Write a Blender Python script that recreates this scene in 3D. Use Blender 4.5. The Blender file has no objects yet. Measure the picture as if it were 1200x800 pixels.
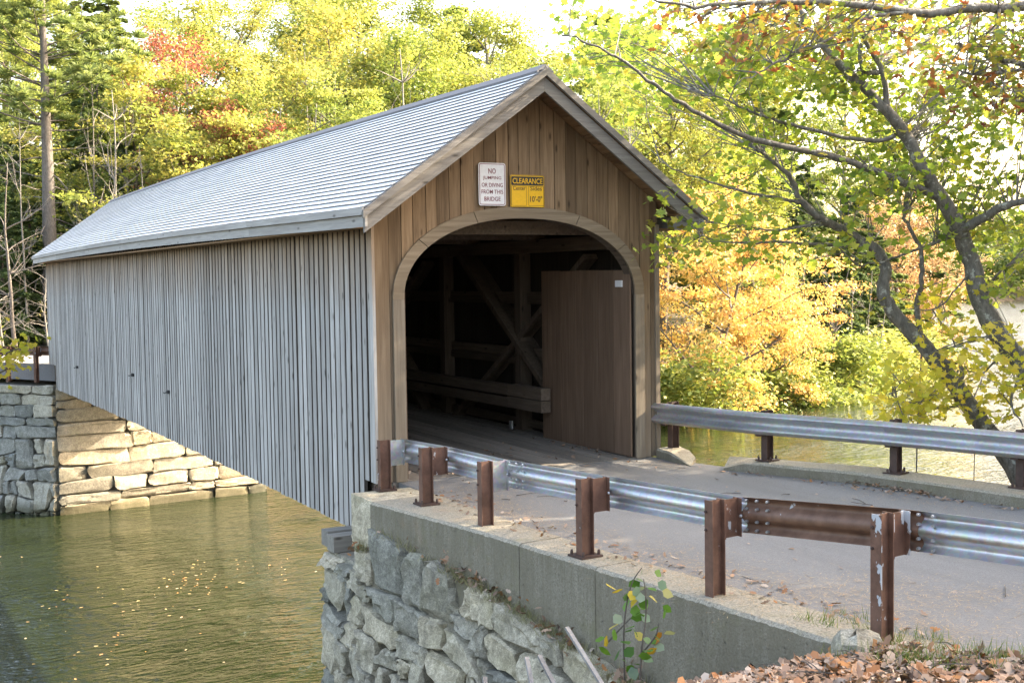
import bpy, math, random
import numpy as np
from mathutils import Matrix, Vector
R_ = math.radians
SC = bpy.context.scene
COL = SC.collection

# ------------------------------------------------------------------ camera, world, sun, exposure
CP = np.array([-8.694, -15.583, 2.805]); FPX = 1452.4          # camera place, focal length in photo pixels (1200 wide)
YAW, PIT, ROL = -0.4983, -0.0529, -0.0148
def cam_axes():
    f = np.array([-math.sin(YAW) * math.cos(PIT), math.cos(YAW) * math.cos(PIT), math.sin(PIT)])
    r = np.cross(f, [0, 0, 1]); r /= np.linalg.norm(r); u = np.cross(r, f)
    return math.cos(ROL) * r + math.sin(ROL) * u, -math.sin(ROL) * r + math.cos(ROL) * u, f
RT, UP, FW = cam_axes()
cd = bpy.data.cameras.new('camera'); cam = bpy.data.objects.new('camera', cd); COL.objects.link(cam)
cd.sensor_width = 36; cd.lens = FPX / 1200 * 36; cd.clip_start = 0.1; cd.clip_end = 3000
cam.matrix_world = Matrix(((RT[0], UP[0], -FW[0], CP[0]), (RT[1], UP[1], -FW[1], CP[1]), (RT[2], UP[2], -FW[2], CP[2]), (0, 0, 0, 1)))
SC.camera = cam
SUN_AZ = R_(-10); SUN_EL = R_(29)                                 # azimuth from +X, towards -Y
SD = Vector((math.cos(SUN_AZ) * math.cos(SUN_EL), math.sin(SUN_AZ) * math.cos(SUN_EL), math.sin(SUN_EL)))
w = bpy.data.worlds.new('World'); SC.world = w; w.use_nodes = True
nt = w.node_tree; bg = nt.nodes['Background']
sky = nt.nodes.new('ShaderNodeTexSky'); sky.sky_type = 'NISHITA'; sky.sun_disc = False
sky.sun_elevation = SUN_EL; sky.sun_rotation = math.atan2(SD.x, SD.y); sky.dust_density = 6.0; sky.air_density = 1.0; sky.ozone_density = 0.6; sky.altitude = 200
nt.links.new(sky.outputs[0], bg.inputs[0]); bg.inputs[1].default_value = 0.15
sl = bpy.data.lights.new('sun', 'SUN'); sl.energy = 2.8; sl.angle = R_(0.5); sl.color = (1.0, 0.93, 0.82)
so = bpy.data.objects.new('sun', sl); COL.objects.link(so); so.rotation_euler = SD.to_track_quat('Z', 'Y').to_euler()
SC.view_settings.view_transform = 'Standard'; SC.view_settings.look = 'None'; SC.view_settings.gamma = 1
SC.view_settings.use_curve_mapping = False; SC.view_settings.exposure = 2.9
SC.view_settings.use_white_balance = True; SC.view_settings.white_balance_temperature = 7800; SC.view_settings.white_balance_tint = 10     # camera set for open shade
SC.cycles.max_bounces = 6; SC.cycles.diffuse_bounces = 3; SC.cycles.glossy_bounces = 3; SC.cycles.transmission_bounces = 3
SC.cycles.transparent_max_bounces = 4; SC.cycles.use_denoising = True; SC.cycles.sample_clamp_indirect = 8

def at(u, v, D):          # point at depth D (metres along the view axis) seen at photo pixel u, v
    return CP + (FW + RT * (u - 600) / FPX + UP * (400 - v) / FPX) * D
def pix(P):
    d = np.asarray(P, float) - CP; z = d @ FW
    return 600 + FPX * (d @ RT) / z, 400 - FPX * (d @ UP) / z

# ------------------------------------------------------------------ materials
MATS = {}
class NT:
    def __init__(s, name):
        s.m = bpy.data.materials.new(name); s.m.use_nodes = True; s.t = s.m.node_tree
        s.b = s.t.nodes['Principled BSDF']; s.out = s.t.nodes['Material Output']; MATS[name] = s.m
    def n(s, typ, props=None, **inp):
        x = s.t.nodes.new('ShaderNode' + typ)
        for k, v in (props or {}).items(): setattr(x, k, v)
        for k, v in inp.items(): s.set(x, k, v)
        return x
    def set(s, x, k, v):
        i = x.inputs[int(k[1:])] if k[0] == '_' and k[1:].isdigit() else x.inputs[k.replace('_', ' ')]
        if isinstance(v, bpy.types.NodeSocket): s.t.links.new(v, i)
        elif isinstance(v, bpy.types.Node): s.t.links.new(v.outputs[0], i)
        else: i.default_value = v
    def math(s, op, a, b=0.0, c=0.0, clamp=False):
        return s.n('Math', {'operation': op, 'use_clamp': clamp}, _0=a, _1=b, _2=c).outputs[0]
    def mix(s, fac, a, b, mode='MIX'):
        x = s.n('Mix', {'data_type': 'RGBA', 'blend_type': mode}); s.set(x, '_0', fac); s.set(x, '_6', a); s.set(x, '_7', b)
        return x.outputs[2]
    def ramp(s, fac, stops, interp='LINEAR'):
        x = s.n('ValToRGB', None, Fac=fac); e = x.color_ramp.elements; x.color_ramp.interpolation = interp
        while len(e) < len(stops): e.new(0.5)
        for q, (p, c) in zip(e, stops): q.position = p; q.color = (*c, 1) if len(c) == 3 else c
        return x.outputs[0]
    def noise(s, vec, scale, detail=4, rough=0.6, dist=0):
        return s.n('TexNoise', None, Vector=vec, Scale=scale, Detail=detail, Roughness=rough, Distortion=dist).outputs[0]
    def coords(s, scale=(1, 1, 1), rnd=True, kind='Object'):
        c = s.n('TexCoord').outputs[kind]
        if rnd:
            oi = s.n('ObjectInfo'); c2 = s.n('VectorMath', {'operation': 'ADD'}, _0=c)
            cc = s.n('CombineXYZ', None, X=s.math('MULTIPLY', oi.outputs['Random'], 57.0), Y=s.math('MULTIPLY', oi.outputs['Random'], 23.0), Z=s.math('MULTIPLY', oi.outputs['Random'], 91.0))
            s.set(c2, '_1', cc); c = c2.outputs[0]
        return s.n('Mapping', None, Vector=c, Scale=scale).outputs[0]
    def rand(s): return s.n('ObjectInfo').outputs['Random']
    def fin(s, col=None, rough=None, bump=None, bstr=0.3, bdist=0.01, metal=None, spec=None):
        if col is not None: s.set(s.b, 'Base_Color', col)
        if rough is not None: s.set(s.b, 'Roughness', rough)
        if metal is not None: s.set(s.b, 'Metallic', metal)
        if spec is not None: s.set(s.b, 'Specular_IOR_Level', spec)
        if bump is not None: s.set(s.b, 'Normal', s.n('Bump', None, Strength=bstr, Distance=bdist, Height=bump).outputs[0])
        return s.m
G = lambda v: (v, v, v)
def wood(name, dark, mid, light, axis=2, rough=0.85, var=(0.72, 1.2), topstain=None, knots=True, lowgrey=None):
    s = NT(name); sc = [22.0, 22.0, 22.0]; sc[axis] = 1.1
    v = s.coords(tuple(sc)); g = s.noise(v, 1.0, 6, 0.65, 0.4)
    col = s.ramp(g, [(0.25, dark), (0.48, mid), (0.75, light)])
    sc2 = [3.0] * 3; sc2[axis] = 0.6
    bl = s.noise(s.coords(tuple(sc2)), 1.0, 3)
    col = s.mix(s.n('MapRange', None, Value=bl, From_Min=0.35, From_Max=0.7, To_Max=0.65).outputs[0], col, s.mix(0.5, (*dark, 1), (*mid, 1)))
    if topstain:
        z = s.n('SeparateXYZ', None, Vector=s.n('TexCoord').outputs['Object']).outputs[2]
        f = s.math('MULTIPLY', s.n('MapRange', None, Value=s.math('ADD', z, s.math('MULTIPLY', bl, 0.6)), From_Min=topstain[0], From_Max=topstain[1]).outputs[0], 0.75)
        col = s.mix(f, col, s.mix(g, (*topstain[2], 1), (*topstain[3], 1)))
    if lowgrey:
        z = s.n('SeparateXYZ', None, Vector=s.n('TexCoord').outputs['Object']).outputs[2]
        f = s.math('MULTIPLY', s.n('MapRange', None, Value=s.math('ADD', z, s.math('MULTIPLY', bl, 1.5)), From_Min=lowgrey[1], From_Max=lowgrey[0]).outputs[0], 0.8)
        col = s.mix(f, col, s.mix(g, (*lowgrey[2], 1), (*lowgrey[3], 1)))
    if knots:
        sk = [6.0] * 3; sk[axis] = 2.0
        vo = s.n('TexVoronoi', None, Vector=s.coords(tuple(sk)), Scale=1.0).outputs['Distance']
        k = s.n('MapRange', None, Value=vo, From_Min=0.16, From_Max=0.05).outputs[0]
        col = s.mix(s.math('MULTIPLY', k, 0.75), col, (dark[0] * 0.3, dark[1] * 0.28, dark[2] * 0.25, 1))
    br = s.n('MapRange', None, Value=s.rand(), To_Min=var[0], To_Max=var[1]).outputs[0]
    col = s.mix(1.0, col, s.n('CombineColor', None, Red=br, Green=br, Blue=br).outputs[0], 'MULTIPLY')
    return s.fin(col, rough, g, 0.5, 0.006, spec=0.25)
wood('grey_wood', (0.20, 0.185, 0.172), (0.385, 0.368, 0.355), (0.55, 0.532, 0.52), topstain=(2.55, 3.6, (0.16, 0.09, 0.05), (0.36, 0.24, 0.14)), var=(0.8, 1.2))
wood('dark_wood_gap_shade', (0.022, 0.017, 0.014), (0.04, 0.032, 0.026), (0.07, 0.058, 0.048))  # dark weathered backing boards, with the shade of the batten gaps in the colour
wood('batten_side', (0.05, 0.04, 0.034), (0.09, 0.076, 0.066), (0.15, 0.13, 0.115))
wood('brown_wood', (0.095, 0.060, 0.036), (0.235, 0.153, 0.09), (0.35, 0.245, 0.155), var=(0.62, 1.2), lowgrey=(0.0, 3.6, (0.20, 0.165, 0.13), (0.36, 0.30, 0.235)))
wood('trim_wood', (0.135, 0.105, 0.077), (0.225, 0.18, 0.135), (0.31, 0.258, 0.20), var=(0.88, 1.1))
wood('trim_across', (0.13, 0.095, 0.064), (0.215, 0.163, 0.112), (0.30, 0.238, 0.17), axis=0, var=(0.88, 1.1), knots=False)
wood('fascia_wood', (0.27, 0.25, 0.24), (0.40, 0.38, 0.36), (0.52, 0.50, 0.48), axis=1, var=(0.85, 1.05))
wood('rake_wood', (0.12, 0.108, 0.097), (0.19, 0.177, 0.163), (0.28, 0.265, 0.25), axis=0, var=(0.85, 1.1))
wood('soffit_wood', (0.13, 0.075, 0.04), (0.24, 0.145, 0.08), (0.33, 0.21, 0.12), axis=1)
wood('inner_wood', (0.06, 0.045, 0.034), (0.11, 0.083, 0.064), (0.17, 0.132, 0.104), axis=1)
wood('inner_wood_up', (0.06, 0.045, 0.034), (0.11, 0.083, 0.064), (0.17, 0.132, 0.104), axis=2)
wood('floor_wood', (0.13, 0.115, 0.10), (0.22, 0.195, 0.17), (0.30, 0.27, 0.24), axis=1)
wood('panel_wood', (0.10, 0.064, 0.044), (0.155, 0.10, 0.07), (0.22, 0.148, 0.108), axis=2, knots=False, var=(0.8, 1.15), rough=0.6)
wood('stake_wood', (0.16, 0.15, 0.145), (0.24, 0.23, 0.225), (0.33, 0.32, 0.31), axis=2, knots=False)
wood('old_timber', (0.15, 0.14, 0.12), (0.25, 0.235, 0.21), (0.34, 0.32, 0.29), axis=0)
def m_shingle():
    s = NT('shingle'); v = s.coords((1, 1, 1)); n = s.noise(v, 260, 2); b = s.noise(s.coords((0.8, 6, 1)), 1.0, 4)
    col = s.ramp(n, [(0.3, (0.66, 0.67, 0.68)), (0.7, (0.80, 0.81, 0.82))])
    col = s.mix(s.n('MapRange', None, Value=b, From_Min=0.4, From_Max=0.7, To_Max=0.6).outputs[0], col, (0.50, 0.505, 0.51, 1))
    col = s.mix(s.n('MapRange', None, Value=s.noise(s.coords((0.5, 0.5, 0.5), False), 1.0, 5, 0.7), From_Min=0.5, From_Max=0.7, To_Max=0.5).outputs[0], col, (0.46, 0.47, 0.46, 1))
    br = s.n('MapRange', None, Value=s.rand(), To_Min=0.9, To_Max=1.05).outputs[0]; col = s.mix(1.0, col, s.n('CombineColor', None, Red=br, Green=br, Blue=br).outputs[0], 'MULTIPLY')
    return s.fin(col, 0.45, n, 0.4, 0.003)
m_shingle()
s = NT('shingle_edge_shade'); s.fin((0.15, 0.155, 0.165, 1), 0.9)  # course butts darkened: the shadow line under each step is put into the colour
s = NT('ridge_cap'); n_ = s.noise(s.coords(), 90, 3); s.fin(s.ramp(n_, [(0.3, (0.13, 0.13, 0.145)), (0.7, (0.22, 0.22, 0.235))]), 0.8, n_, 0.3, 0.004)
def m_concrete():
    s = NT('concrete'); v = s.coords(rnd=False)
    ag = s.n('TexVoronoi', None, Vector=v, Scale=55.0); a = s.noise(v, 120, 3); big = s.noise(v, 1.3, 6, 0.7); drip = s.noise(s.n('Mapping', None, Vector=v, Scale=(5, 5, 0.7)).outputs[0], 1.0, 5, 0.7)
    col = s.mix(s.n('MapRange', None, Value=ag.outputs['Distance'], From_Min=0.1, From_Max=0.6).outputs[0], (0.165, 0.147, 0.112, 1), (0.31, 0.285, 0.232, 1))
    col = s.mix(s.math('MULTIPLY', s.noise(v, 9, 5), 0.45), col, (0.27, 0.245, 0.195, 1))
    col = s.mix(0.55, col, s.ramp(s.noise(v, 45, 5, 0.8), [(0.35, G(0.2)), (0.65, G(0.8))]), 'OVERLAY')
    nz = s.n('SeparateXYZ', None, Vector=s.n('NewGeometry').outputs['Normal']).outputs[2]
    side = s.n('MapRange', None, Value=nz, From_Min=0.7, From_Max=0.3).outputs[0]
    st = s.math('MULTIPLY', side, s.n('MapRange', None, Value=s.math('ADD', s.math('MULTIPLY', drip, 0.6), s.math('MULTIPLY', big, 0.5)), From_Min=0.25, From_Max=0.6).outputs[0])
    col = s.mix(s.math('MULTIPLY', st, 0.8), col, (0.145, 0.127, 0.09, 1))
    moss = s.n('MapRange', None, Value=s.noise(v, 2.7, 5, 0.7), From_Min=0.55, From_Max=0.72).outputs[0]
    col = s.mix(s.math('MULTIPLY', moss, 0.5), col, (0.17, 0.16, 0.085, 1))
    rust = s.math('MULTIPLY', s.n('MapRange', None, Value=s.noise(v, 1.1, 4, 0.6), From_Min=0.6, From_Max=0.75).outputs[0], 0.35)
    col = s.mix(rust, col, (0.28, 0.17, 0.09, 1))
    pit = s.n('MapRange', None, Value=s.noise(v, 33, 4, 0.7), From_Min=0.62, From_Max=0.72).outputs[0]
    col = s.mix(s.math('MULTIPLY', pit, 0.6), col, (0.06, 0.055, 0.05, 1))
    h = s.math('ADD', s.math('MULTIPLY', a, 0.3), s.math('SUBTRACT', s.math('MULTIPLY', s.noise(v, 25, 5), 0.8), pit))
    return s.fin(col, 0.92, h, 0.8, 0.02)
m_concrete()
def m_asphalt():
    s = NT('asphalt'); v = s.coords(rnd=False); f = s.noise(v, 190, 3); c = s.n('TexVoronoi', None, Vector=v, Scale=85.0).outputs['Color']
    col = s.ramp(f, [(0.32, (0.085, 0.088, 0.093)), (0.68, (0.225, 0.231, 0.24))])
    col = s.mix(0.45, col, s.ramp(s.n('TexVoronoi', None, Vector=v, Scale=60.0).outputs['Distance'], [(0.2, G(0.3)), (0.6, G(0.68))]), 'OVERLAY')
    col = s.mix(s.math('MULTIPLY', s.noise(v, 0.8, 5), 0.4), col, (0.16, 0.16, 0.163, 1))
    tr_ = s.noise(s.n('Mapping', None, Vector=v, Rotation=(0, 0, -0.06), Scale=(1.6, 0.12, 1)).outputs[0], 1.0, 4, 0.6)
    col = s.mix(s.n('MapRange', None, Value=tr_, From_Min=0.45, From_Max=0.65, To_Max=0.45).outputs[0], col, (0.12, 0.12, 0.123, 1))
    col = s.mix(s.n('MapRange', None, Value=s.noise(v, 14, 5, 0.8), From_Min=0.58, From_Max=0.7, To_Max=0.35).outputs[0], col, (0.25, 0.24, 0.22, 1))
    n1 = s.noise(v, 1.5, 6, 0.75); fib = s.noise(s.n('Mapping', None, Vector=v, Rotation=(0, 0, 0.9), Scale=(60, 9, 1)).outputs[0], 1.0, 3)
    k = s.n('MapRange', None, Value=s.math('ADD', n1, s.math('MULTIPLY', fib, 0.22)), From_Min=0.735, From_Max=0.83).outputs[0]
    col = s.mix(s.math('MULTIPLY', k, 0.6), col, s.mix(fib, (0.20, 0.13, 0.07, 1), (0.42, 0.30, 0.17, 1)))
    crack = s.n('TexVoronoi', {'feature': 'DISTANCE_TO_EDGE'}, Vector=s.n('Mapping', None, Vector=s.mix(0.15, v, s.n('TexNoise', None, Vector=v, Scale=2.0).outputs[1]), Scale=(0.5, 0.5, 0.5)).outputs[0], Scale=1.0).outputs['Distance']
    ck = s.n('MapRange', None, Value=crack, From_Min=0.006, From_Max=0.001).outputs[0]
    col = s.mix(s.math('MULTIPLY', s.math('MULTIPLY', ck, 0.5), s.n('MapRange', None, Value=n1, From_Min=0.5, From_Max=0.6).outputs[0]), col, (0.07, 0.07, 0.07, 1))
    return s.fin(col, 0.85, f, 0.5, 0.006)
m_asphalt()
def m_stone(name, c0, c1, c2, moss=0.45):
    s = NT(name); v = s.coords(); n = s.noise(v, 6, 8, 0.7); f = s.noise(v, 70, 4, 0.7); b = s.noise(v, 1.7, 4)
    col = s.ramp(n, [(0.25, c0), (0.5, c1), (0.75, c2)])
    col = s.mix(0.6, col, s.ramp(f, [(0.3, G(0.15)), (0.7, G(0.88))]), 'OVERLAY')
    col = s.mix(0.5, col, s.ramp(s.noise(v, 23, 5, 0.75), [(0.35, G(0.2)), (0.65, G(0.8))]), 'OVERLAY')
    col = s.mix(s.n('MapRange', None, Value=b, From_Min=0.5, From_Max=0.75, To_Max=moss).outputs[0], col, (0.15, 0.145, 0.075, 1))
    lich = s.n('MapRange', None, Value=s.noise(v, 11, 6, 0.8), From_Min=0.60, From_Max=0.68).outputs[0]
    col = s.mix(s.math('MULTIPLY', lich, 0.45), col, (0.42, 0.43, 0.40, 1))
    cr = s.n('TexVoronoi', {'feature': 'DISTANCE_TO_EDGE'}, Vector=s.coords((2.2, 2.2, 3.4)), Scale=1.0).outputs['Distance']
    col = s.mix(s.n('MapRange', None, Value=s.math('ADD', cr, s.math('MULTIPLY', n, 0.05)), From_Min=0.035, From_Max=0.02, To_Max=0.25).outputs[0], col, (0.07, 0.065, 0.055, 1))
    dk = s.n('MapRange', None, Value=s.noise(s.coords((1, 1, 0.4)), 3.3, 6, 0.75), From_Min=0.52, From_Max=0.7, To_Max=0.6).outputs[0]
    col = s.mix(dk, col, (0.085, 0.08, 0.07, 1))
    wz_ = s.n('SeparateXYZ', None, Vector=s.n('TexCoord').outputs['Object']).outputs[2]
    wet = s.n('MapRange', None, Value=s.math('ADD', wz_, s.math('MULTIPLY', b, 0.3)), From_Min=-4.35, From_Max=-4.7, To_Max=0.8).outputs[0]
    col = s.mix(wet, col, (0.06, 0.06, 0.03, 1))
    rn = s.rand(); br = s.n('MapRange', None, Value=rn, To_Min=0.65, To_Max=1.3).outputs[0]
    tint = s.ramp(rn, [(0.0, (0.95, 1.0, 1.02)), (0.5, (1.0, 0.98, 0.93)), (1.0, (1.05, 0.98, 0.86))])
    col = s.mix(1.0, col, s.mix(1.0, tint, s.n('CombineColor', None, Red=br, Green=br, Blue=br).outputs[0], 'MULTIPLY'), 'MULTIPLY')
    return s.fin(col, 0.9, s.math('ADD', s.math('MULTIPLY', n, 1.2), s.math('MULTIPLY', f, 0.35)), 0.7, 0.03)
m_stone('granite', (0.16, 0.148, 0.122), (0.315, 0.295, 0.25), (0.47, 0.445, 0.385))
m_stone('granite_pale', (0.19, 0.17, 0.14), (0.30, 0.272, 0.225), (0.40, 0.37, 0.31), 0.35)
m_stone('granite_wing', (0.21, 0.21, 0.20), (0.33, 0.33, 0.315), (0.43, 0.43, 0.41), 0.5)
m_stone('stone_rust', (0.25, 0.11, 0.04), (0.38, 0.19, 0.07), (0.45, 0.3, 0.15), 0.0)
m_stone('stone_violet', (0.25, 0.20, 0.255), (0.33, 0.27, 0.335), (0.38, 0.34, 0.385), 0.0)
s = NT('mortar'); s.fin(s.ramp(s.noise(s.coords(), 12, 5), [(0.3, (0.05, 0.045, 0.04)), (0.7, (0.14, 0.13, 0.11))]), 0.95)
s = NT('pale_mortar'); s.fin(s.ramp(s.noise(s.coords(), 12, 5), [(0.3, (0.2, 0.19, 0.17)), (0.7, (0.36, 0.35, 0.33))]), 0.95)
def m_steel(name, flake, c0=(0.075, 0.036, 0.025), c1=(0.165, 0.085, 0.06)):
    s = NT(name); v = s.coords(); n = s.noise(v, 7, 6, 0.7)
    col = s.ramp(n, [(0.3, c0), (0.7, c1)])
    fl = s.n('MapRange', None, Value=s.noise(s.coords((1, 1, 0.55)), 8, 5, 0.55), From_Min=0.70 - flake, From_Max=0.715 - flake).outputs[0]
    col = s.mix(fl, col, s.mix(n, (0.30, 0.32, 0.36, 1), (0.46, 0.48, 0.51, 1)))
    return s.fin(col, s.n('MapRange', None, Value=n, To_Min=0.42, To_Max=0.75).outputs[0], s.math('ADD', s.math('MULTIPLY', fl, -0.5), n), 0.25, 0.004, spec=0.4)
m_steel('rust_steel', 0.02); m_steel('flaking_steel', 0.115); m_steel('brown_beam', 0.0, (0.09, 0.045, 0.03), (0.20, 0.11, 0.075)); m_steel('dark_rust', 0.0, (0.03, 0.017, 0.014), (0.085, 0.05, 0.042))
def m_galv(name='galvanised', lo=0.42, hi=0.62, r=0.33):
    s = NT(name); v = s.coords(); c = s.n('TexVoronoi', None, Vector=v, Scale=28.0).outputs['Color']; n = s.noise(s.coords((1, 0.4, 3)), 3, 5)
    col = s.mix(0.12, s.ramp(n, [(0.3, (lo, lo * 1.02, lo * 1.06)), (0.7, (hi, hi * 1.01, hi * 1.05))]), c, 'OVERLAY')
    return s.fin(col, s.math('ADD', s.math('MULTIPLY', n, 0.18), r - 0.08), None, metal=0.92)
m_galv('galvanised', 0.36, 0.60, 0.44); m_galv('galvanised_dull', 0.34, 0.52, 0.55)
def plain(name, c, rough=0.5, metal=0.0):
    s = NT(name); n = s.noise(s.coords(), 30, 4); k = 0.88
    return s.fin(s.ramp(n, [(0.3, tuple(x * k for x in c)), (0.7, c)]), rough, metal=metal)
plain('sign_white', (0.72, 0.72, 0.74), 0.45); plain('sign_red', (0.22, 0.045, 0.06), 0.5); plain('sign_yellow', (0.80, 0.44, 0.015), 0.4); plain('sign_black', (0.018, 0.018, 0.018), 0.5)
plain('bolt_steel', (0.5, 0.52, 0.54), 0.4, 0.8); plain('rope_grey', (0.14, 0.12, 0.11), 0.9); plain('black_iron', (0.03, 0.03, 0.033), 0.6)
def m_bark(name, c0, c1, lich=None):
    s = NT(name); v = s.coords((1, 1, 0.35)); n = s.noise(v, 16, 7, 0.75)
    col = s.ramp(n, [(0.32, c0), (0.68, c1)])
    if lich: col = s.mix(s.n('MapRange', None, Value=s.noise(s.coords(), 9, 5, 0.7), From_Min=0.56, From_Max=0.64).outputs[0], col, (*lich, 1))
    return s.fin(col, 0.95, n, 0.8, 0.02)
m_bark('bark_maple', (0.06, 0.055, 0.048), (0.20, 0.187, 0.168), (0.33, 0.34, 0.31)); m_bark('bark_pine', (0.075, 0.065, 0.06), (0.19, 0.172, 0.16)); m_bark('bark_pale', (0.13, 0.12, 0.11), (0.26, 0.245, 0.225)); m_bark('bark_dark', (0.05, 0.042, 0.036), (0.15, 0.13, 0.115))
def m_leaf(name, stops, trans=0.45, rough=0.55):
    s = NT(name); a = s.n('Attribute', {'attribute_name': 'rnd'}).outputs['Fac']
    k = s.math('ADD', a, s.math('MULTIPLY', s.math('SUBTRACT', s.rand(), 0.5), 0.25), clamp=True)
    n = len(stops); col = s.ramp(k, [(i / (n - 1), c) for i, c in enumerate(stops)])
    s.fin(col, rough, spec=0.3)
    tr = s.n('BsdfTranslucent', None, Color=s.mix(1.0, col, (1.0, 0.98, 0.7, 1), 'MULTIPLY'))
    mx = s.n('MixShader', None, _0=trans, _1=s.b, _2=tr); s.set(s.out, 'Surface', mx)
    return s.m
m_leaf('leaf_maple', [(0.10, 0.18, 0.04), (0.16, 0.26, 0.055), (0.24, 0.33, 0.065), (0.34, 0.38, 0.075), (0.47, 0.38, 0.08)], 0.55)
m_leaf('leaf_maple_low', [(0.36, 0.42, 0.06), (0.58, 0.56, 0.09), (0.70, 0.60, 0.11), (0.70, 0.55, 0.11)], 0.6)
m_leaf('leaf_oak', [(0.10, 0.16, 0.04), (0.15, 0.22, 0.05), (0.20, 0.25, 0.055), (0.27, 0.25, 0.06), (0.28, 0.12, 0.05), (0.17, 0.055, 0.035)], 0.45)
m_leaf('leaf_yellow', [(0.15, 0.21, 0.06), (0.27, 0.32, 0.09), (0.42, 0.41, 0.13), (0.54, 0.44, 0.15)], 0.5)
m_leaf('leaf_yellowgreen', [(0.12, 0.18, 0.05), (0.21, 0.28, 0.08), (0.33, 0.37, 0.11), (0.46, 0.44, 0.15)], 0.5)
m_leaf('leaf_green', [(0.04, 0.075, 0.02), (0.075, 0.12, 0.03), (0.12, 0.165, 0.04), (0.20, 0.22, 0.05)], 0.35)
m_leaf('leaf_orange', [(0.32, 0.29, 0.10), (0.55, 0.43, 0.16), (0.64, 0.46, 0.18), (0.66, 0.42, 0.18), (0.62, 0.32, 0.14)], 0.4)
m_leaf('leaf_red', [(0.20, 0.08, 0.05), (0.34, 0.10, 0.075), (0.42, 0.17, 0.12), (0.44, 0.28, 0.14)], 0.4)
m_leaf('leaf_pink', [(0.40, 0.26, 0.16), (0.50, 0.34, 0.22), (0.52, 0.42, 0.24)], 0.4)
m_leaf('needles', [(0.09, 0.14, 0.055), (0.14, 0.20, 0.075), (0.21, 0.27, 0.10), (0.32, 0.36, 0.14)], 0.45)
m_leaf('needles_dark', [(0.07, 0.115, 0.05), (0.11, 0.165, 0.07), (0.165, 0.22, 0.09)], 0.4)
m_leaf('leaf_litter', [(0.09, 0.055, 0.04), (0.27, 0.18, 0.13), (0.38, 0.29, 0.23), (0.27, 0.11, 0.04), (0.20, 0.13, 0.09), (0.34, 0.23, 0.16), (0.48, 0.40, 0.34), (0.38, 0.17, 0.06), (0.24, 0.16, 0.12), (0.42, 0.34, 0.28)], 0.12, 0.7)
m_leaf('leaf_vine', [(0.06, 0.15, 0.03), (0.10, 0.22, 0.03), (0.20, 0.28, 0.22), (0.45, 0.36, 0.04), (0.36, 0.10, 0.02)], 0.4)
m_leaf('leaf_float', [(0.45, 0.30, 0.12), (0.6, 0.5, 0.3), (0.6, 0.25, 0.08), (0.65, 0.6, 0.5)], 0.1)
m_leaf('grass_dry', [(0.16, 0.17, 0.06), (0.26, 0.24, 0.12), (0.34, 0.30, 0.20)], 0.2); m_leaf('grass_green', [(0.07, 0.13, 0.03), (0.13, 0.20, 0.04), (0.24, 0.24, 0.07)], 0.3)
m_leaf('pine_needle_litter', [(0.26, 0.15, 0.07), (0.38, 0.25, 0.12), (0.46, 0.33, 0.19)], 0.1)
def m_ground():
    s = NT('ground'); v = s.coords(rnd=False); n = s.noise(v, 3, 7, 0.75); f = s.noise(v, 22, 5, 0.7)
    col = s.ramp(f, [(0.3, (0.035, 0.026, 0.017)), (0.5, (0.085, 0.06, 0.036)), (0.72, (0.17, 0.115, 0.065))])
    col = s.mix(s.n('MapRange', None, Value=n, From_Min=0.5, From_Max=0.65).outputs[0], col, (0.05, 0.06, 0.022, 1))
    return s.fin(col, 0.95, f, 0.8, 0.06)
m_ground()
def m_water():
    s = NT('water'); v = s.n('TexCoord').outputs['Object']
    m1 = s.n('Mapping', None, Vector=v, Rotation=(0, 0, -0.35), Scale=(0.75, 2.0, 1)).outputs[0]
    a = s.noise(m1, 1.5, 3, 0.55, 0.8); b = s.noise(s.n('Mapping', None, Vector=v, Rotation=(0, 0, 0.2), Scale=(1.0, 1.7, 1)).outputs[0], 4.2, 3, 0.5, 0.3); c = s.noise(v, 0.22, 2)
    calm = s.n('MapRange', None, Value=c, From_Min=0.38, From_Max=0.62, To_Min=0.35, To_Max=1.0).outputs[0]
    h = s.math('MULTIPLY', s.math('ADD', a, s.math('MULTIPLY', b, 0.42)), calm)
    col = s.mix(s.noise(v, 0.12, 3), (0.011, 0.017, 0.007, 1), (0.019, 0.027, 0.011, 1))
    s.fin(col, 0.04, h, 0.8, 0.26); s.set(s.b, 'IOR', 1.333)
    return s.m
m_water()

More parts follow.
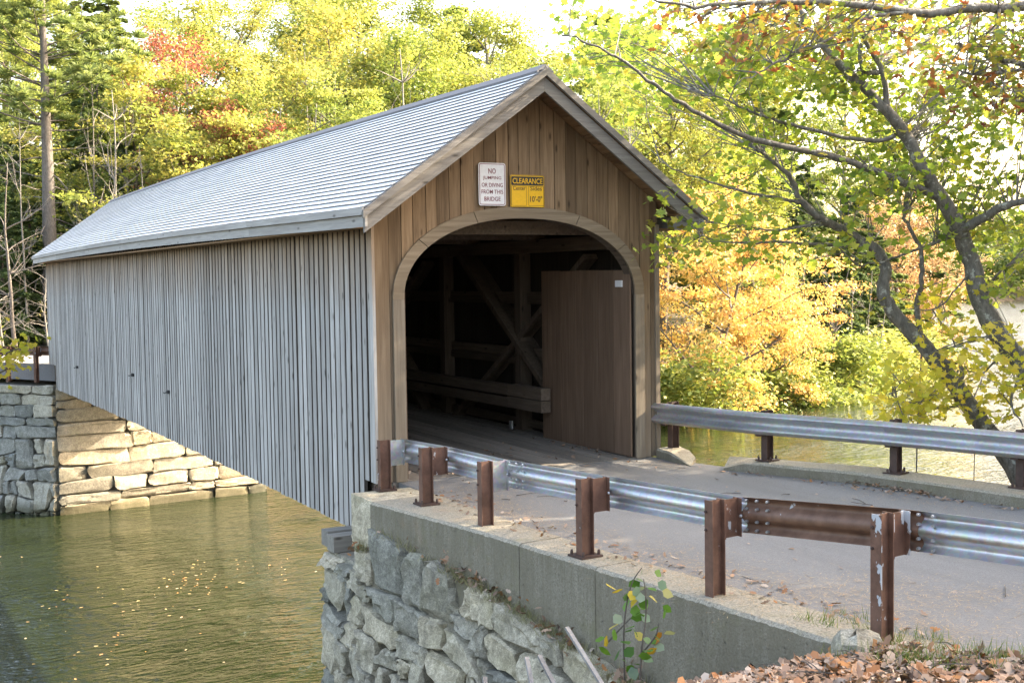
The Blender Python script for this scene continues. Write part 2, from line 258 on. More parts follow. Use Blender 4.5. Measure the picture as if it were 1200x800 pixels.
# ------------------------------------------------------------------ mesh helpers
class MB:
    def __init__(s): s.v = []; s.f = []; s.m = []
    def add(s, vs, fs, mi=0):
        o = len(s.v); s.v += [tuple(map(float, p)) for p in vs]; s.f += [tuple(i + o for i in f) for f in fs]; s.m += [mi] * len(fs); return s
    def box(s, x0, x1, y0, y1, z0, z1, mi=0):
        return s.add([(x0, y0, z0), (x1, y0, z0), (x1, y1, z0), (x0, y1, z0), (x0, y0, z1), (x1, y0, z1), (x1, y1, z1), (x0, y1, z1)],
                     [(0, 3, 2, 1), (4, 5, 6, 7), (0, 1, 5, 4), (1, 2, 6, 5), (2, 3, 7, 6), (3, 0, 4, 7)], mi)
    def bar(s, a, b, wd, ht, up=(0, 0, 1), mi=0):
        a = np.array(a, float); b = np.array(b, float); d = b - a; d /= np.linalg.norm(d); sx = np.cross(d, up); sx /= np.linalg.norm(sx); u = np.cross(sx, d)
        vs = [p + sx * i * wd / 2 + u * j * ht / 2 for p in (a, b) for i, j in ((-1, -1), (1, -1), (1, 1), (-1, 1))]
        return s.add(vs, [(3, 2, 1, 0), (4, 5, 6, 7), (0, 1, 5, 4), (1, 2, 6, 5), (2, 3, 7, 6), (3, 0, 4, 7)], mi)
    def prism(s, poly, fn, t0, t1, mi=0):           # poly of (a, b); fn(a, b, t) gives the point
        n = len(poly); vs = [fn(a, b, t0) for a, b in poly] + [fn(a, b, t1) for a, b in poly]
        return s.add(vs, [tuple(range(n))[::-1], tuple(range(n, 2 * n))] + [(i, (i + 1) % n, n + (i + 1) % n, n + i) for i in range(n)], mi)
    def tube(s, path, radii, n=6, mi=0, cap=True):
        path = np.array(path, float); k = len(path)
        if np.isscalar(radii): radii = [radii] * k
        d = np.gradient(path, axis=0); d /= np.linalg.norm(d, axis=1)[:, None] + 1e-9
        ref = np.array([0.31, 0.83, 0.46]); vs = []
        for i in range(k):
            a = np.cross(d[i], ref); a /= np.linalg.norm(a) + 1e-9; b = np.cross(d[i], a)
            for j in range(n):
                t = 2 * math.pi * j / n; vs.append(path[i] + (a * math.cos(t) + b * math.sin(t)) * radii[i])
        fs = [(i * n + j, i * n + (j + 1) % n, (i + 1) * n + (j + 1) % n, (i + 1) * n + j) for i in range(k - 1) for j in range(n)]
        if cap: fs += [tuple(range(n))[::-1], tuple((k - 1) * n + j for j in range(n))]
        return s.add(vs, fs, mi)
    def mesh(s, name, mats, smooth=False):
        me = bpy.data.meshes.new(name); me.from_pydata(s.v, [], s.f)
        for m in (mats if isinstance(mats, (list, tuple)) else [mats]): me.materials.append(MATS[m])
        if any(s.m): me.polygons.foreach_set('material_index', s.m)
        if smooth: me.polygons.foreach_set('use_smooth', [True] * len(me.polygons))
        me.update(); return me
WL = {}
def obj(name, me, parent=None, loc=(0, 0, 0), rz=0.0):
    o = bpy.data.objects.new(name, me); COL.objects.link(o); p = Vector(loc)
    if parent is not None: o.parent = parent; o.location = p - WL[parent.name]
    else: o.location = p
    o.rotation_euler = (0, 0, rz); WL[o.name] = p; return o
def thing(name, label, cat, loc=(0, 0, 0), group=None, me=None):
    o = obj(name, me, None, loc); return tag(o, label, cat, group)
def tag(o, label, cat=None, group=None):
    o['label'] = label
    if cat: o['category'] = cat
    if group: o['group'] = group
    return o
def struct(o, label=None, kind='structure'):
    o['kind'] = kind
    if label: o['label'] = label
    return o
def polymesh(name, V, k, mats, rnd=None, smooth=False):      # V: (faces*k, 3) array, faces of k corners each; rnd: value per face
    nf = len(V) // k; me = bpy.data.meshes.new(name)
    me.vertices.add(nf * k); me.vertices.foreach_set('co', np.ascontiguousarray(V, np.float32).ravel())
    me.loops.add(nf * k); me.loops.foreach_set('vertex_index', np.arange(nf * k, dtype=np.int32))
    me.polygons.add(nf); me.polygons.foreach_set('loop_start', np.arange(0, nf * k, k, dtype=np.int32))
    me.update(calc_edges=True)
    if rnd is not None:
        a = me.attributes.new('rnd', 'FLOAT', 'FACE'); a.data.foreach_set('value', np.ascontiguousarray(rnd, np.float32))
    me.materials.append(MATS[mats]); return me
def frames(rng, n, upbias=0.0):
    nrm = rng.normal(size=(n, 3)); nrm[:, 2] = np.abs(nrm[:, 2]) + upbias; nrm /= np.linalg.norm(nrm, axis=1)[:, None]
    a = rng.normal(size=(n, 3)); a -= nrm * (a * nrm).sum(1)[:, None]; a /= np.linalg.norm(a, axis=1)[:, None]
    return a, np.cross(nrm, a), nrm
MAPLE = np.array([(0, -0.5), (0.12, -0.3), (0.42, -0.34), (0.36, -0.08), (0.52, 0.14), (0.24, 0.12), (0.0, 0.55), (-0.24, 0.12), (-0.52, 0.14), (-0.36, -0.08), (-0.42, -0.34), (-0.12, -0.3)])
OAK = np.array([(0, -0.6), (0.10, -0.35), (0.26, -0.32), (0.14, -0.12), (0.34, 0.05), (0.16, 0.18), (0.22, 0.42), (0, 0.6), (-0.22, 0.42), (-0.16, 0.18), (-0.34, 0.05), (-0.14, -0.12), (-0.26, -0.32), (-0.10, -0.35)])
OVAL = np.array([(0, -0.5), (0.28, -0.2), (0.26, 0.15), (0, 0.5), (-0.26, 0.15), (-0.28, -0.2)])
RHOMB = np.array([(0, -0.55), (0.34, 0.0), (0, 0.55), (-0.34, 0.0)])
BLADE = np.array([(-0.5, 0), (0.5, 0), (0.3, 0.6), (0, 1.0)])
def leaf_faces(rng, C, size, shape, upbias=0.0, curl=0.35, fr=None):
    n = len(C); a, b, nr = fr if fr is not None else frames(rng, n, upbias); size = np.broadcast_to(np.asarray(size, float), (n,))
    c = rng.normal(0, curl, n); S = shape
    P = C[:, None, :] + size[:, None, None] * (a[:, None, :] * S[None, :, 0, None] + b[:, None, :] * S[None, :, 1, None] + nr[:, None, :] * (c[:, None] * (S[None, :, 0] ** 2 + S[None, :, 1] ** 2))[:, :, None])
    return P.reshape(-1, 3)

# ------------------------------------------------------------------ terrain
NEAR = np.array([(-90, -30), (-30, -13), (-14, -9), (-8, -6), (-4.4, -3.4), (-2.5, -1.0), (-2.3, 0.5), (2.3, 0.5), (3.0, -0.6), (5.0, -1.4), (9.0, -2.6), (12, -4.5), (22, -6), (45, -14), (120, -50), (120, -140), (-90, -140)], float)
FAR = np.array([(-140, 52), (-40, 42), (-8.3, 33.9), (-3.9, 29.9), (-2.2, 28.6), (4.2, 29.2), (5.2, 33), (20, 38), (31, 41.5), (48, 48.5), (60, 55), (75, 65), (74, 84), (62, 115), (80, 170), (175, 205), (235, 190), (330, 130), (520, 30), (620, 320), (300, 620), (-140, 620)], float)
def sdist(P, X, Y):
    d = np.full(X.shape, 1e9); ins = np.zeros(X.shape, bool); n = len(P)
    for i in range(n):
        (x0, y0), (x1, y1) = P[i], P[(i + 1) % n]; ex, ey = x1 - x0, y1 - y0
        t = np.clip(((X - x0) * ex + (Y - y0) * ey) / (ex * ex + ey * ey), 0, 1); d = np.minimum(d, np.hypot(X - x0 - t * ex, Y - y0 - t * ey))
        c = (y0 > Y) != (y1 > Y)
        with np.errstate(divide='ignore', invalid='ignore'): ins ^= c & (X < ex * (Y - y0) / (ey if ey else 1e-9) + x0)
    return np.where(ins, d, -d)
WATER_Z = -5.0
def ss(a, b, x): t = np.clip((x - a) / (b - a), 0, 1); return t * t * (3 - 2 * t)
def edge_x(y): return np.where(y > -9, -2.05 + 0.10 * np.clip(-4 - y, 0, 5), -1.55 + 0.2 * (-9 - y))     # left edge of the asphalt
def height(X, Y):
    X = np.asarray(X, float); Y = np.asarray(Y, float)
    dn = sdist(NEAR, X, Y); df = sdist(FAR, X, Y)
    z0 = np.where(Y > -9, 0.03 - 0.42 * (Y + 9), 0.03 + 0.16 * (-9 - Y))
    z0 = np.minimum(z0, 1.6)
    z0 = np.where(X > edge_x(Y) - 0.5, z0 + (-0.2 - z0) * ss(-0.45, 0.05, X - edge_x(Y)), z0)
    z0 = np.where(Y > -5, np.minimum(z0, -0.2), z0)
    hn = np.minimum(-5.3 + 1.15 * np.clip(dn, -3, 30), z0)
    bump = 0.35 * np.sin(X * 0.31 + 1) * np.cos(Y * 0.23) + 0.8 * np.sin(X * 0.07) * np.sin(Y * 0.06 + 0.5)
    hill = np.clip(df - 9, 0, 400); hf = -5.3 + 1.3 * np.clip(df, -3, 3.6) + 0.04 * hill + bump * np.clip(df / 12, 0, 1)
    rise = 0.24 * np.clip(df - 13, 0, 60)
    road = ss(-26, -20, X) * (1 - ss(2.5, 6, X)) * (1 - ss(49, 54, Y))          # level ground where the far road turns off
    lobe = ss(85, 130, X)                                                       # flat far shore of the lake on the right, hills beyond
    hf = hf + rise * (1 - lobe) + lobe * 0.13 * np.clip(df - 25, 0, 75)
    hf = hf * (1 - road * ss(1.0, 3.0, df)) + (-0.25) * road * ss(1.0, 3.0, df)
    return np.where(dn > -3, np.maximum(hn, -6.5), np.where(df > -3, hf, -9.0))
def build_ground():
    def axis(lo, hi, c0, c1, fine):
        mid = np.arange(c0, c1, fine); o = [c1]
        st = fine
        while o[-1] < hi: st *= 1.09; o.append(o[-1] + st)
        l = [c0]; st = fine
        while l[-1] > lo: st *= 1.09; l.append(l[-1] - st)
        return np.concatenate([np.array(l[1:][::-1]), mid, np.array(o)])
    xs = axis(-900, 1200, -9, 9, 0.22); ys = axis(-700, 1300, -14, 1, 0.22)
    X, Y = np.meshgrid(xs, ys); Z = height(X, Y)
    V = np.stack([X, Y, Z], -1).reshape(-1, 3); nx, ny = len(xs), len(ys)
    i = np.arange(ny - 1)[:, None] * nx + np.arange(nx - 1)[None]; Q = np.stack([i, i + 1, i + 1 + nx, i + nx], -1).reshape(-1, 4)
    me = bpy.data.meshes.new('ground'); me.vertices.add(len(V)); me.vertices.foreach_set('co', V.astype(np.float32).ravel())
    me.loops.add(Q.size); me.loops.foreach_set('vertex_index', Q.astype(np.int32).ravel()); me.polygons.add(len(Q)); me.polygons.foreach_set('loop_start', np.arange(0, Q.size, 4, dtype=np.int32))
    me.update(calc_edges=True); me.polygons.foreach_set('use_smooth', [True] * len(Q)); me.materials.append(MATS['ground'])
    struct(obj('ground', me), 'leaf strewn river banks and wooded hillside')
build_ground()
me = MB().add([(-900, -300, WATER_Z), (1200, -300, WATER_Z), (1200, 900, WATER_Z), (-900, 900, WATER_Z)], [(0, 1, 2, 3)]).mesh('river', 'water'); struct(obj('river', me), 'olive green river under the covered bridge')

# roads
CAP_IN = [(-2.02, 0.0), (-2.04, -4.0), (-1.93, -5.5), (-1.75, -7.2), (-1.55, -9.0), (-1.0, -11.8), (1.2, -20), (6, -34)]
CURB_OUT = [(12, -34), (7.5, -20), (5.2, -12), (4.15, -8.0), (3.75, -5.8), (3.3, -3.45), (2.6, -1.7), (2.3, -0.6), (2.2, 0.0)]
mb = MB(); mb.prism(CAP_IN[::-1] + CURB_OUT[::-1], lambda a, b, t: (a, b, t), -0.9, 0.0); struct(obj('road', mb.mesh('road', 'asphalt')), 'grey asphalt road strewn with pine needles')
mb = MB(); mb.prism([(2.1, 29.45), (4.5, 36), (2, 47), (-30, 49.5), (-30, 40.5), (-10, 38.0), (-4.2, 33.4), (-2.1, 29.45)], lambda a, b, t: (a, b, t), -0.6, -0.02); struct(obj('road', mb.mesh('far_road', 'asphalt')), 'sunlit asphalt road at the far end of the bridge')

# ------------------------------------------------------------------ covered bridge
L = 29.4; W = 2.33; WE = 2.715; OY = 0.68; HE = 3.73; HR = 5.69; A = 1.896; HS = 2.504; HA = 3.622; SB = 0.78
def camber(y): return 0.085 * (1 - (2 * y / L - 1) ** 2) if 0 < y < L else 0.0
rg = random.Random(4)
bridge = thing('covered_bridge', 'weathered wooden covered bridge with arched portal spanning the river', 'covered bridge', (0, 0, 0))
def side_wall(sx, pitch, fine):
    m = MB()
    for z in (0.1, 1.2, 2.3, 3.3): m.box(min(sx * (W - 0.08), sx * (W - 0.2)), max(sx * (W - 0.08), sx * (W - 0.2)), 0.1, L - 0.1, z, z + 0.14)
    wall = obj('side_wall', m.mesh('wall_girts', 'inner_wood'), bridge)
    bm_ = {}; bt_ = {}
    y = 0.03; i = 0
    while y < L - 0.02:
        pw = pitch * rg.uniform(0.96, 1.04); yc = y + pw / 2; lo = 0.015 if (yc < 0.42 or yc > L - 1.3) else -SB
        k = (lo, rg.randrange(3)); hw = pitch * 0.56
        if k not in bm_: bm_[k] = MB().box(-0.0015, 0.0015, -hw, hw, lo + 0.03, 3.56).mesh('side_board', 'dark_wood_gap_shade')
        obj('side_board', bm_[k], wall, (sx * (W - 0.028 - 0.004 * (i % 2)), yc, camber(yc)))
        if fine:
            if k not in bt_:
                q = pitch * (0.345, 0.36, 0.33)[k[1]]; t = 0.02; c = 0.006
                bt = MB(); prof = [(-0.028, -q), (-0.028, q), (t - c, q), (t, q - c), (t, -q + c), (t - c, -q)]
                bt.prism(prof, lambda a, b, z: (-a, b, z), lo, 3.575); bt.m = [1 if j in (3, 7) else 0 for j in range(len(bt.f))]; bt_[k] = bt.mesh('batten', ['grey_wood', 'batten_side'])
            o = obj('batten', bt_[k], wall, (sx * W - sx * 0.01 + rg.uniform(-0.004, 0.004), yc + rg.uniform(-0.007, 0.007), camber(yc) + rg.uniform(-0.012, 0.012)))
            o.rotation_euler = (rg.uniform(-0.0025, 0.0025), 0, rg.uniform(-0.03, 0.03))
        y += pw; i += 1
    return wall
lw = side_wall(-1, 0.212, True); side_wall(1, 0.42, False)
ib = MB().box(-0.02, 0.0, -0.05, 0.05, -0.05, 0.05).mesh('iron_plate', 'black_iron')
for u_, v_ in ((156, 439), (198, 459), (91, 430)):
    d = (FW + RT * (u_ - 600) / FPX + UP * (400 - v_) / FPX); t = (-W - 0.02 - CP[0]) / d[0]; P = CP + d * t
    m = MB().box(-0.05, 0.02, -0.06, 0.06, -0.035, 0.035).tube([(-0.04, 0, 0), (-0.09, 0.05, -0.03), (-0.09, 0.12, -0.02)], 0.012, 5); obj('iron_hook', m.mesh('iron_hook', 'black_iron'), lw, P)
def arch(x, a, rise, n=2.15):
    t = min(abs(x) / a, 1.0); return HS + rise * (1 - t ** n) ** (1 / n)
def portal(yf, sgn, widths):
    """boards of a gable wall whose face lies at y = yf and looks along -sgn * y"""
    y0_, y1_ = sorted((yf + sgn * 0.035, yf + sgn * 0.2))
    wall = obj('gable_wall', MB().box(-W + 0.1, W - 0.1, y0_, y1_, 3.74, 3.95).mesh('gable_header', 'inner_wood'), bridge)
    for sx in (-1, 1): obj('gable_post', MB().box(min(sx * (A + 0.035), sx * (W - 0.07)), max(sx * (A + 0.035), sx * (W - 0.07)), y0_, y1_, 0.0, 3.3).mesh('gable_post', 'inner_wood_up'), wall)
    ztop = lambda x: HR - (HR - HE) / WE * abs(x) - 0.13
    x = -W; i = 0; a2 = A + 0.09; r2 = HA - HS + 0.09
    while x < W - 0.01:
        x1 = min(x + widths[i % len(widths)], W)
        if W - x1 < 0.08: x1 = W
        xa, xb = x + 0.0045, x1 - 0.0045; mid = (xa + xb) / 2
        top = [(xb, ztop(xb)), (xa, ztop(xa))] if xa * xb > 0 else [(xb, ztop(xb)), (0, ztop(0)), (xa, ztop(xa))]
        if xa > -a2 and xb < a2: bot = [(xa + (xb - xa) * t / 4, arch(xa + (xb - xa) * t / 4, a2, r2)) for t in range(5)]
        elif xb <= -a2 or xa >= a2: bot = [(xa, 0.012), (xb, 0.012)]
        elif xa < 0: bot = [(xa, 0.012), (-a2, 0.012)] + [(-a2 + (xb + a2) * t / 4, arch(-a2 + (xb + a2) * t / 4, a2, r2)) for t in range(5)]
        else: bot = [(xa + (a2 - xa) * t / 4, arch(xa + (a2 - xa) * t / 4, a2, r2)) for t in range(5)] + [(a2, 0.012), (xb, 0.012)]
        m = MB(); j = rg.uniform(0, 0.014); m.prism(bot + top, lambda a, b, t: (a - mid, t, b), 0, sgn * 0.026)
        o = obj('portal_board', m.mesh('portal_board', 'brown_wood'), wall, (mid, yf + sgn * (0.002 + j), 0)); x = x1; i += 1
    return wall
PW = [0.235, 0.19, 0.175, 0.2, 0.165, 0.195, 0.18, 0.205, 0.17, 0.19, 0.2, 0.16, 0.185, 0.175]
gw = portal(0.0, 1, PW); portal(L, -1, [0.36, 0.4])
# arch trim of the near portal: five curved pieces on two straight jamb boards
TW = 0.165
cuts = [math.pi, math.pi * 0.79, math.pi * 0.62, math.pi * 0.36, math.pi * 0.19, 0.0]
def arch_pt(th, off):
    n = 2.15; c, s_ = math.cos(th), math.sin(th); e = 2 / n
    return (math.copysign(abs(c) ** e, c) * (A + off), HS + abs(s_) ** e * (HA - HS + off))
for k in range(5):
    ths = np.linspace(cuts[k] - (0.0 if k == 0 else 0.003), cuts[k + 1] + (0.0 if k == 4 else 0.003), 12)
    ring = [arch_pt(t, 0) for t in ths] + [arch_pt(t, TW) for t in ths[::-1]]
    m = MB(); n = len(ths)
    for t0 in range(n - 1):
        q = [ring[t0], ring[t0 + 1], ring[2 * n - 2 - t0], ring[2 * n - 1 - t0]]
        vs = [(a, yy, b) for yy in (-0.034 - 0.002 * (k % 2), 0.0) for a, b in q]
        fs = [(0, 1, 2, 3), (0, 4, 5, 1), (2, 6, 7, 3)]
        if t0 == 0: fs.append((3, 7, 4, 0))
        if t0 == n - 2: fs.append((1, 5, 6, 2))
        m.add(vs, fs)
    obj('arch_trim', m.mesh('arch_trim', 'trim_across'), gw)
    m = MB()                                             # the soffit board inside the arch
    for t0 in range(n - 1):
        (a0, b0), (a1, b1) = arch_pt(ths[t0], 0.004), arch_pt(ths[t0 + 1], 0.004); (c0, d0), (c1, d1) = arch_pt(ths[t0], 0.03), arch_pt(ths[t0 + 1], 0.03)
        m.add([(a0, 0.03, b0), (a1, 0.03, b1), (a1, 0.2, b1), (a0, 0.2, b0), (c0, 0.03, d0), (c1, 0.03, d1), (c1, 0.2, d1), (c0, 0.2, d0)], [(0, 1, 2, 3), (7, 6, 5, 4), (3, 2, 6, 7)])
    obj('arch_soffit', m.mesh('arch_soffit', 'inner_wood'), gw)
for sx in (-1, 1):
    x0, x1 = sorted((sx * A, sx * (A + TW))); obj('jamb_board', MB().box(x0, x1, -0.036, 0.0, 0.01, HS - 0.003).mesh('jamb_board', 'trim_wood'), gw)
    x0, x1 = sorted((sx * A, sx * (A + 0.03))); obj('jamb_lining', MB().box(x0 + 0.004, x1 + 0.004, 0.03, 0.22, 0.0, HS).mesh('jamb_lining', 'inner_wood_up'), gw) if sx < 0 else None
    x0, x1 = sorted((sx * (W - 0.06), sx * (W + 0.015))); 
    if sx > 0: obj('corner_board', MB().box(x0, x1, -0.03, 0.0, 0.01, 3.55).mesh('corner_board', 'trim_wood'), gw)
m = MB().box(-W - 0.022, -W + 0.02, -0.012, 0.1, 0.01, 3.56); obj('corner_board', m.mesh('corner_board', 'grey_wood'), gw)
# roof
sl_ = math.hypot(WE, HR - HE); ux, uz = WE / sl_, -(HR - HE) / sl_; nx_, nz_ = -uz, ux        # down slope and outward normal (right side)
Y0, Y1 = -OY, L + OY * 0.7
NY = 56
ysg = np.linspace(Y0, Y1, NY + 1)
def slope_strip(sx, s0, s1, h00, h01, h10, h11, mi=(0, 0)):
    """a long thin slab on a roof slope between slope distances s0, s1; heights above the roof plane: h00/h10 under, h01/h11 top"""
    m = MB()
    for k in range(NY):
        vs = []
        for y in (ysg[k], ysg[k + 1]):
            c = camber(y)
            for s_, h in ((s0, h00), (s1, h10), (s1, h11), (s0, h01)):
                vs.append((sx * (s_ * ux + h * nx_), y, HR + s_ * uz + h * nz_ + c))
        m.add(vs, [(2, 3, 7, 6)], mi[0]); m.add(vs, [(1, 2, 6, 5)], mi[1]); m.add(vs, [(0, 1, 5, 4), (3, 0, 4, 7)], mi[1])
        if k == 0: m.add(vs, [(0, 3, 2, 1)], mi[1])
        if k == NY - 1: m.add(vs, [(4, 5, 6, 7)], mi[1])
    return m
deck = MB()
for sx in (-1, 1):
    d_ = slope_strip(sx, 0.02, sl_ - 0.03, -0.085, -0.05, -0.085, -0.05); deck.add(d_.v, d_.f)
roof = obj('roof', deck.mesh('roof_deck', 'soffit_wood'), bridge)
NC = 27; ex = sl_ / NC
for sx in (-1, 1):
    for k in range(NC):
        s1 = sl_ + 0.012 - k * ex
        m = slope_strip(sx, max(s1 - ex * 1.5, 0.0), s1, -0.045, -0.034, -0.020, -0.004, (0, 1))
        jj = {}
        for q_, (vx, vy, vz) in enumerate(m.v):
            d_ = jj.setdefault(round(vy, 3), rg.uniform(-0.006, 0.006)); m.v[q_] = (vx + sx * ux * d_, vy, vz + uz * d_ + abs(d_) * 0.25)
        obj('shingle_course', m.mesh('shingle_course', ['shingle', 'shingle_edge_shade']), roof)
    m = slope_strip(sx, -0.0, 0.16, -0.02, 0.022, -0.02, 0.016); obj('ridge_cap', m.mesh('ridge_cap', 'ridge_cap'), roof)
    for (h0, h1, sx0, sx1, nm) in ((-0.118, -0.022, 0.0, 0.028, 'fascia_upper'), (-0.27, -0.12, -0.045, -0.012, 'fascia_lower')):     # eave boards
        for ya, yb in zip(np.linspace(Y0, Y1, 7)[:-1], np.linspace(Y0, Y1, 7)[1:]):
            m = MB(); q = [(WE + sx0, HE + h0), (WE + sx1, HE + h0), (WE + sx1, HE + h1), (WE + sx0, HE + h1)]
            for a_, b_ in zip(np.linspace(ya + 0.003, yb - 0.003, 4)[:-1], np.linspace(ya + 0.003, yb - 0.003, 4)[1:]):
                m.add([(sx * x, y, z + camber(y)) for y in (a_, b_) for x, z in q], [(0, 1, 2, 3), (7, 6, 5, 4), (0, 4, 5, 1), (1, 5, 6, 2), (2, 6, 7, 3), (3, 7, 4, 0)])
            obj('eave_fascia', m.mesh('eave_fascia', 'fascia_wood'), roof)
    m = MB().box(min(sx * W, sx * (WE - 0.05)), max(sx * W, sx * (WE - 0.05)), 0.03, Y1 - 0.05, HE - 0.26, HE - 0.235); obj('eave_soffit', m.mesh('eave_soffit', 'soffit_wood'), roof)
    for yf, sg in ((Y0, 1), (Y1, -1)):                                        # rake boards, upper one proud of the lower
        for (h0, h1, pr_, nm) in ((-0.115, -0.03, 0.03, 0), (-0.285, -0.125, -0.035, 1)):
            m = MB(); so_ = sl_ + (0.02 if nm == 0 else -0.03)
            def pt(s_, h): return (sx * (s_ * ux + h * nx_), HR + s_ * uz + h * nz_)
            p0 = (0.002 * sx, HR + h0 / nz_); p1 = (0.002 * sx, HR + h1 / nz_); x_end = sx * (WE + (0.028 if nm == 0 else -0.01))
            zz = lambda x, h: HR + (h / nz_) - abs(x) * (HR - HE) / WE
            poly = [p0, (x_end, zz(x_end, h0)), (x_end, zz(x_end, h1)), p1]
            m.prism(poly, lambda a, b, t: (a, t, b), yf - sg * pr_ - sg * 0.014, yf - sg * pr_ + sg * 0.03); obj('rake_board', m.mesh('rake_board', 'rake_wood'), roof)
        n_ = 8
    # planks on the underside of the gable overhang
    for k in range(14):
        m = slope_strip(sx, 0.25 + k * 0.215, 0.25 + k * 0.215 + 0.205, -0.1, -0.086, -0.1, -0.086)
        vs = [(x, (Y0 + 0.04) if y < 0 else 0.0, z) for x, y, z in m.v[:8]]; vs = [(p[0], Y0 + 0.04, p[2]) for p in vs[:4]] + [(p[0], -0.004, p[2]) for p in vs[:4]]
        obj('overhang_plank', MB().add(vs, [(0, 1, 2, 3), (7, 6, 5, 4), (0, 4, 5, 1), (1, 5, 6, 2), (2, 6, 7, 3), (3, 7, 4, 0)]).mesh('overhang_plank', 'soffit_wood'), roof)
for k in range(12):                                                            # tie beams and knee braces inside
    y = 0.7 + k * 2.5
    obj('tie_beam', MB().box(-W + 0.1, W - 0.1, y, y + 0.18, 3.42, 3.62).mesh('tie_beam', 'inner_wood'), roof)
    if k > 2:
      for sx in (-1, 1): obj('knee_brace', MB().bar((sx * 1.85, y + 0.09, 2.75), (sx * 1.1, y + 0.09, 3.42), 0.12, 0.14, (0, 1, 0)).mesh('knee_brace', 'inner_wood_up'), roof)
# floor
m = MB()
for k in range(13): m.box(-2.1, 2.1, 0.6 + k * 2.3, 0.85 + k * 2.3, -0.4, -0.1)
floor = obj('floor', m.mesh('floor_beams', 'inner_wood'), bridge)
x = -2.1; i = 0
while x < 2.08:
    wv = 0.205; m = MB()
    for a_, b_ in zip(np.linspace(0.0, L, 9)[:-1], np.linspace(0.0, L, 9)[1:]):
        c0, c1 = camber(a_), camber(b_); dz = 0.004 * math.sin(i * 2.7)
        m.add([(x, a_, -0.09), (x + wv - 0.008, a_, -0.09), (x + wv - 0.008, b_, -0.09), (x, b_, -0.09), (x, a_, 0.006 + dz + c0), (x + wv - 0.008, a_, 0.006 + dz + c0), (x + wv - 0.008, b_, 0.006 + dz + c1), (x, b_, 0.006 + dz + c1)], [(0, 3, 2, 1), (4, 5, 6, 7), (0, 1, 5, 4), (1, 2, 6, 5), (2, 3, 7, 6), (3, 0, 4, 7)])
    obj('floor_plank', m.mesh('floor_plank', 'floor_wood'), floor); x += wv; i += 1
# trusses
for sx in (-1, 1):
    xc = sx * 2.1
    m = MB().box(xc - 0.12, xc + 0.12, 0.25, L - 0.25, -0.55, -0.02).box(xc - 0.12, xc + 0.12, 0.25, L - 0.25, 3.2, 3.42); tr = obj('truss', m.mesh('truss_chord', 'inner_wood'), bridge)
    for k in range(9):
        y = 0.7 + 3.14 * k
        if k == 0: continue
        obj('truss_post', MB().box(xc - 0.11, xc + 0.11, y - 0.11, y + 0.11, -0.02, 3.2).mesh('truss_post', 'inner_wood_up'), tr)
    for k in range(5):
        y = 3.84 + 6.28 * k
        if y > L - 2: break
        for dx in (-0.09, 0.09):
            obj('truss_diagonal', MB().bar((xc + dx, y - 2.35, 0.0), (xc + dx, min(y + 2.2, L - 0.4), 3.2), 0.1, 0.24, (1, 0, 0)).mesh('truss_diagonal', 'inner_wood_up'), tr)
            if y + 2.9 < L: obj('truss_diagonal', MB().bar((xc + dx * 0.4, y + 2.75, 0.0), (xc + dx * 0.4, y - 2.3, 3.1), 0.09, 0.18, (1, 0, 0)).mesh('truss_diagonal', 'inner_wood_up'), tr)
    for z0, z1 in ((0.50, 0.695), (0.71, 0.905)):
        a_ = 2.36; j = 0
        while a_ < L - 2.4:
            b_ = min(a_ + (1.2, 3.9, 4.6)[min(j, 2)], L - 2.3); xx = sx * 1.70; obj('guard_timber', MB().box(xx - 0.09, xx + 0.09, a_, b_ - 0.01, z0, z1 - (0.02 if j else 0)).mesh('guard_timber', 'inner_wood'), tr); a_ = b_; j += 1
    pa, pb = 0.045, 2.72
    cutp = (pa, 0.5, 0.95, 1.4, 1.62, 2.1, pb) if sx > 0 else (pa, 1.3, pb)
    for a_, b_ in zip(cutp[:-1], cutp[1:]):
        obj('lining_panel', MB().box(sx * 1.862 - 0.015, sx * 1.862 + 0.015, a_ + 0.005, b_ - 0.005, 0.03, 2.87 + 0.02 * ((a_ * 7) % 1 - 0.5)).mesh('lining_panel', 'panel_wood'), tr)
    for z in (1.35, 2.35):
        xx = sx * 2.2; obj('wall_girt', MB().box(xx - 0.06, xx + 0.06, 0.3, L - 0.3, z, z + 0.16).mesh('wall_girt', 'inner_wood'), tr)
o = obj('notice_plate', MB().box(-0.02, 0.0, -0.09, 0.09, -0.05, 0.05).mesh('notice_plate', 'sign_white'), bridge, (1.845, 0.32, 2.66))
o = obj('conduit_box', MB().box(-0.03, 0.0, -0.09, 0.0, -0.09, 0.05).mesh('conduit_box', 'galvanised_dull'), bridge, (1.70, 3.62, 0.2))

# ------------------------------------------------------------------ signs
def text_part(name, txt, mat, parent, cx, cz, w_, h_, y, bold=0.0):
    cu = bpy.data.curves.new('lettering', 'FONT'); cu.body = txt; cu.size = 1; cu.offset = bold; cu.extrude = 0.0; cu.resolution_u = 3
    t = bpy.data.objects.new('tmp', cu); COL.objects.link(t); bpy.context.view_layer.update()
    me = bpy.data.meshes.new_from_object(t.evaluated_get(bpy.context.evaluated_depsgraph_get())); bpy.data.objects.remove(t)
    co = np.empty(len(me.vertices) * 3, np.float32); me.vertices.foreach_get('co', co); co = co.reshape(-1, 3)
    mn, mx = co.min(0), co.max(0); c2 = np.zeros_like(co)
    c2[:, 0] = (co[:, 0] - (mn[0] + mx[0]) / 2) * w_ / (mx[0] - mn[0]); c2[:, 2] = (co[:, 1] - (mn[1] + mx[1]) / 2) * h_ / (mx[1] - mn[1])
    me.vertices.foreach_set('co', c2.ravel()); me.update(); me.materials.clear(); me.materials.append(MATS[mat])
    p = WL[parent.name]; return obj(name, me, parent, (p.x + cx, p.y + y, p.z + cz))
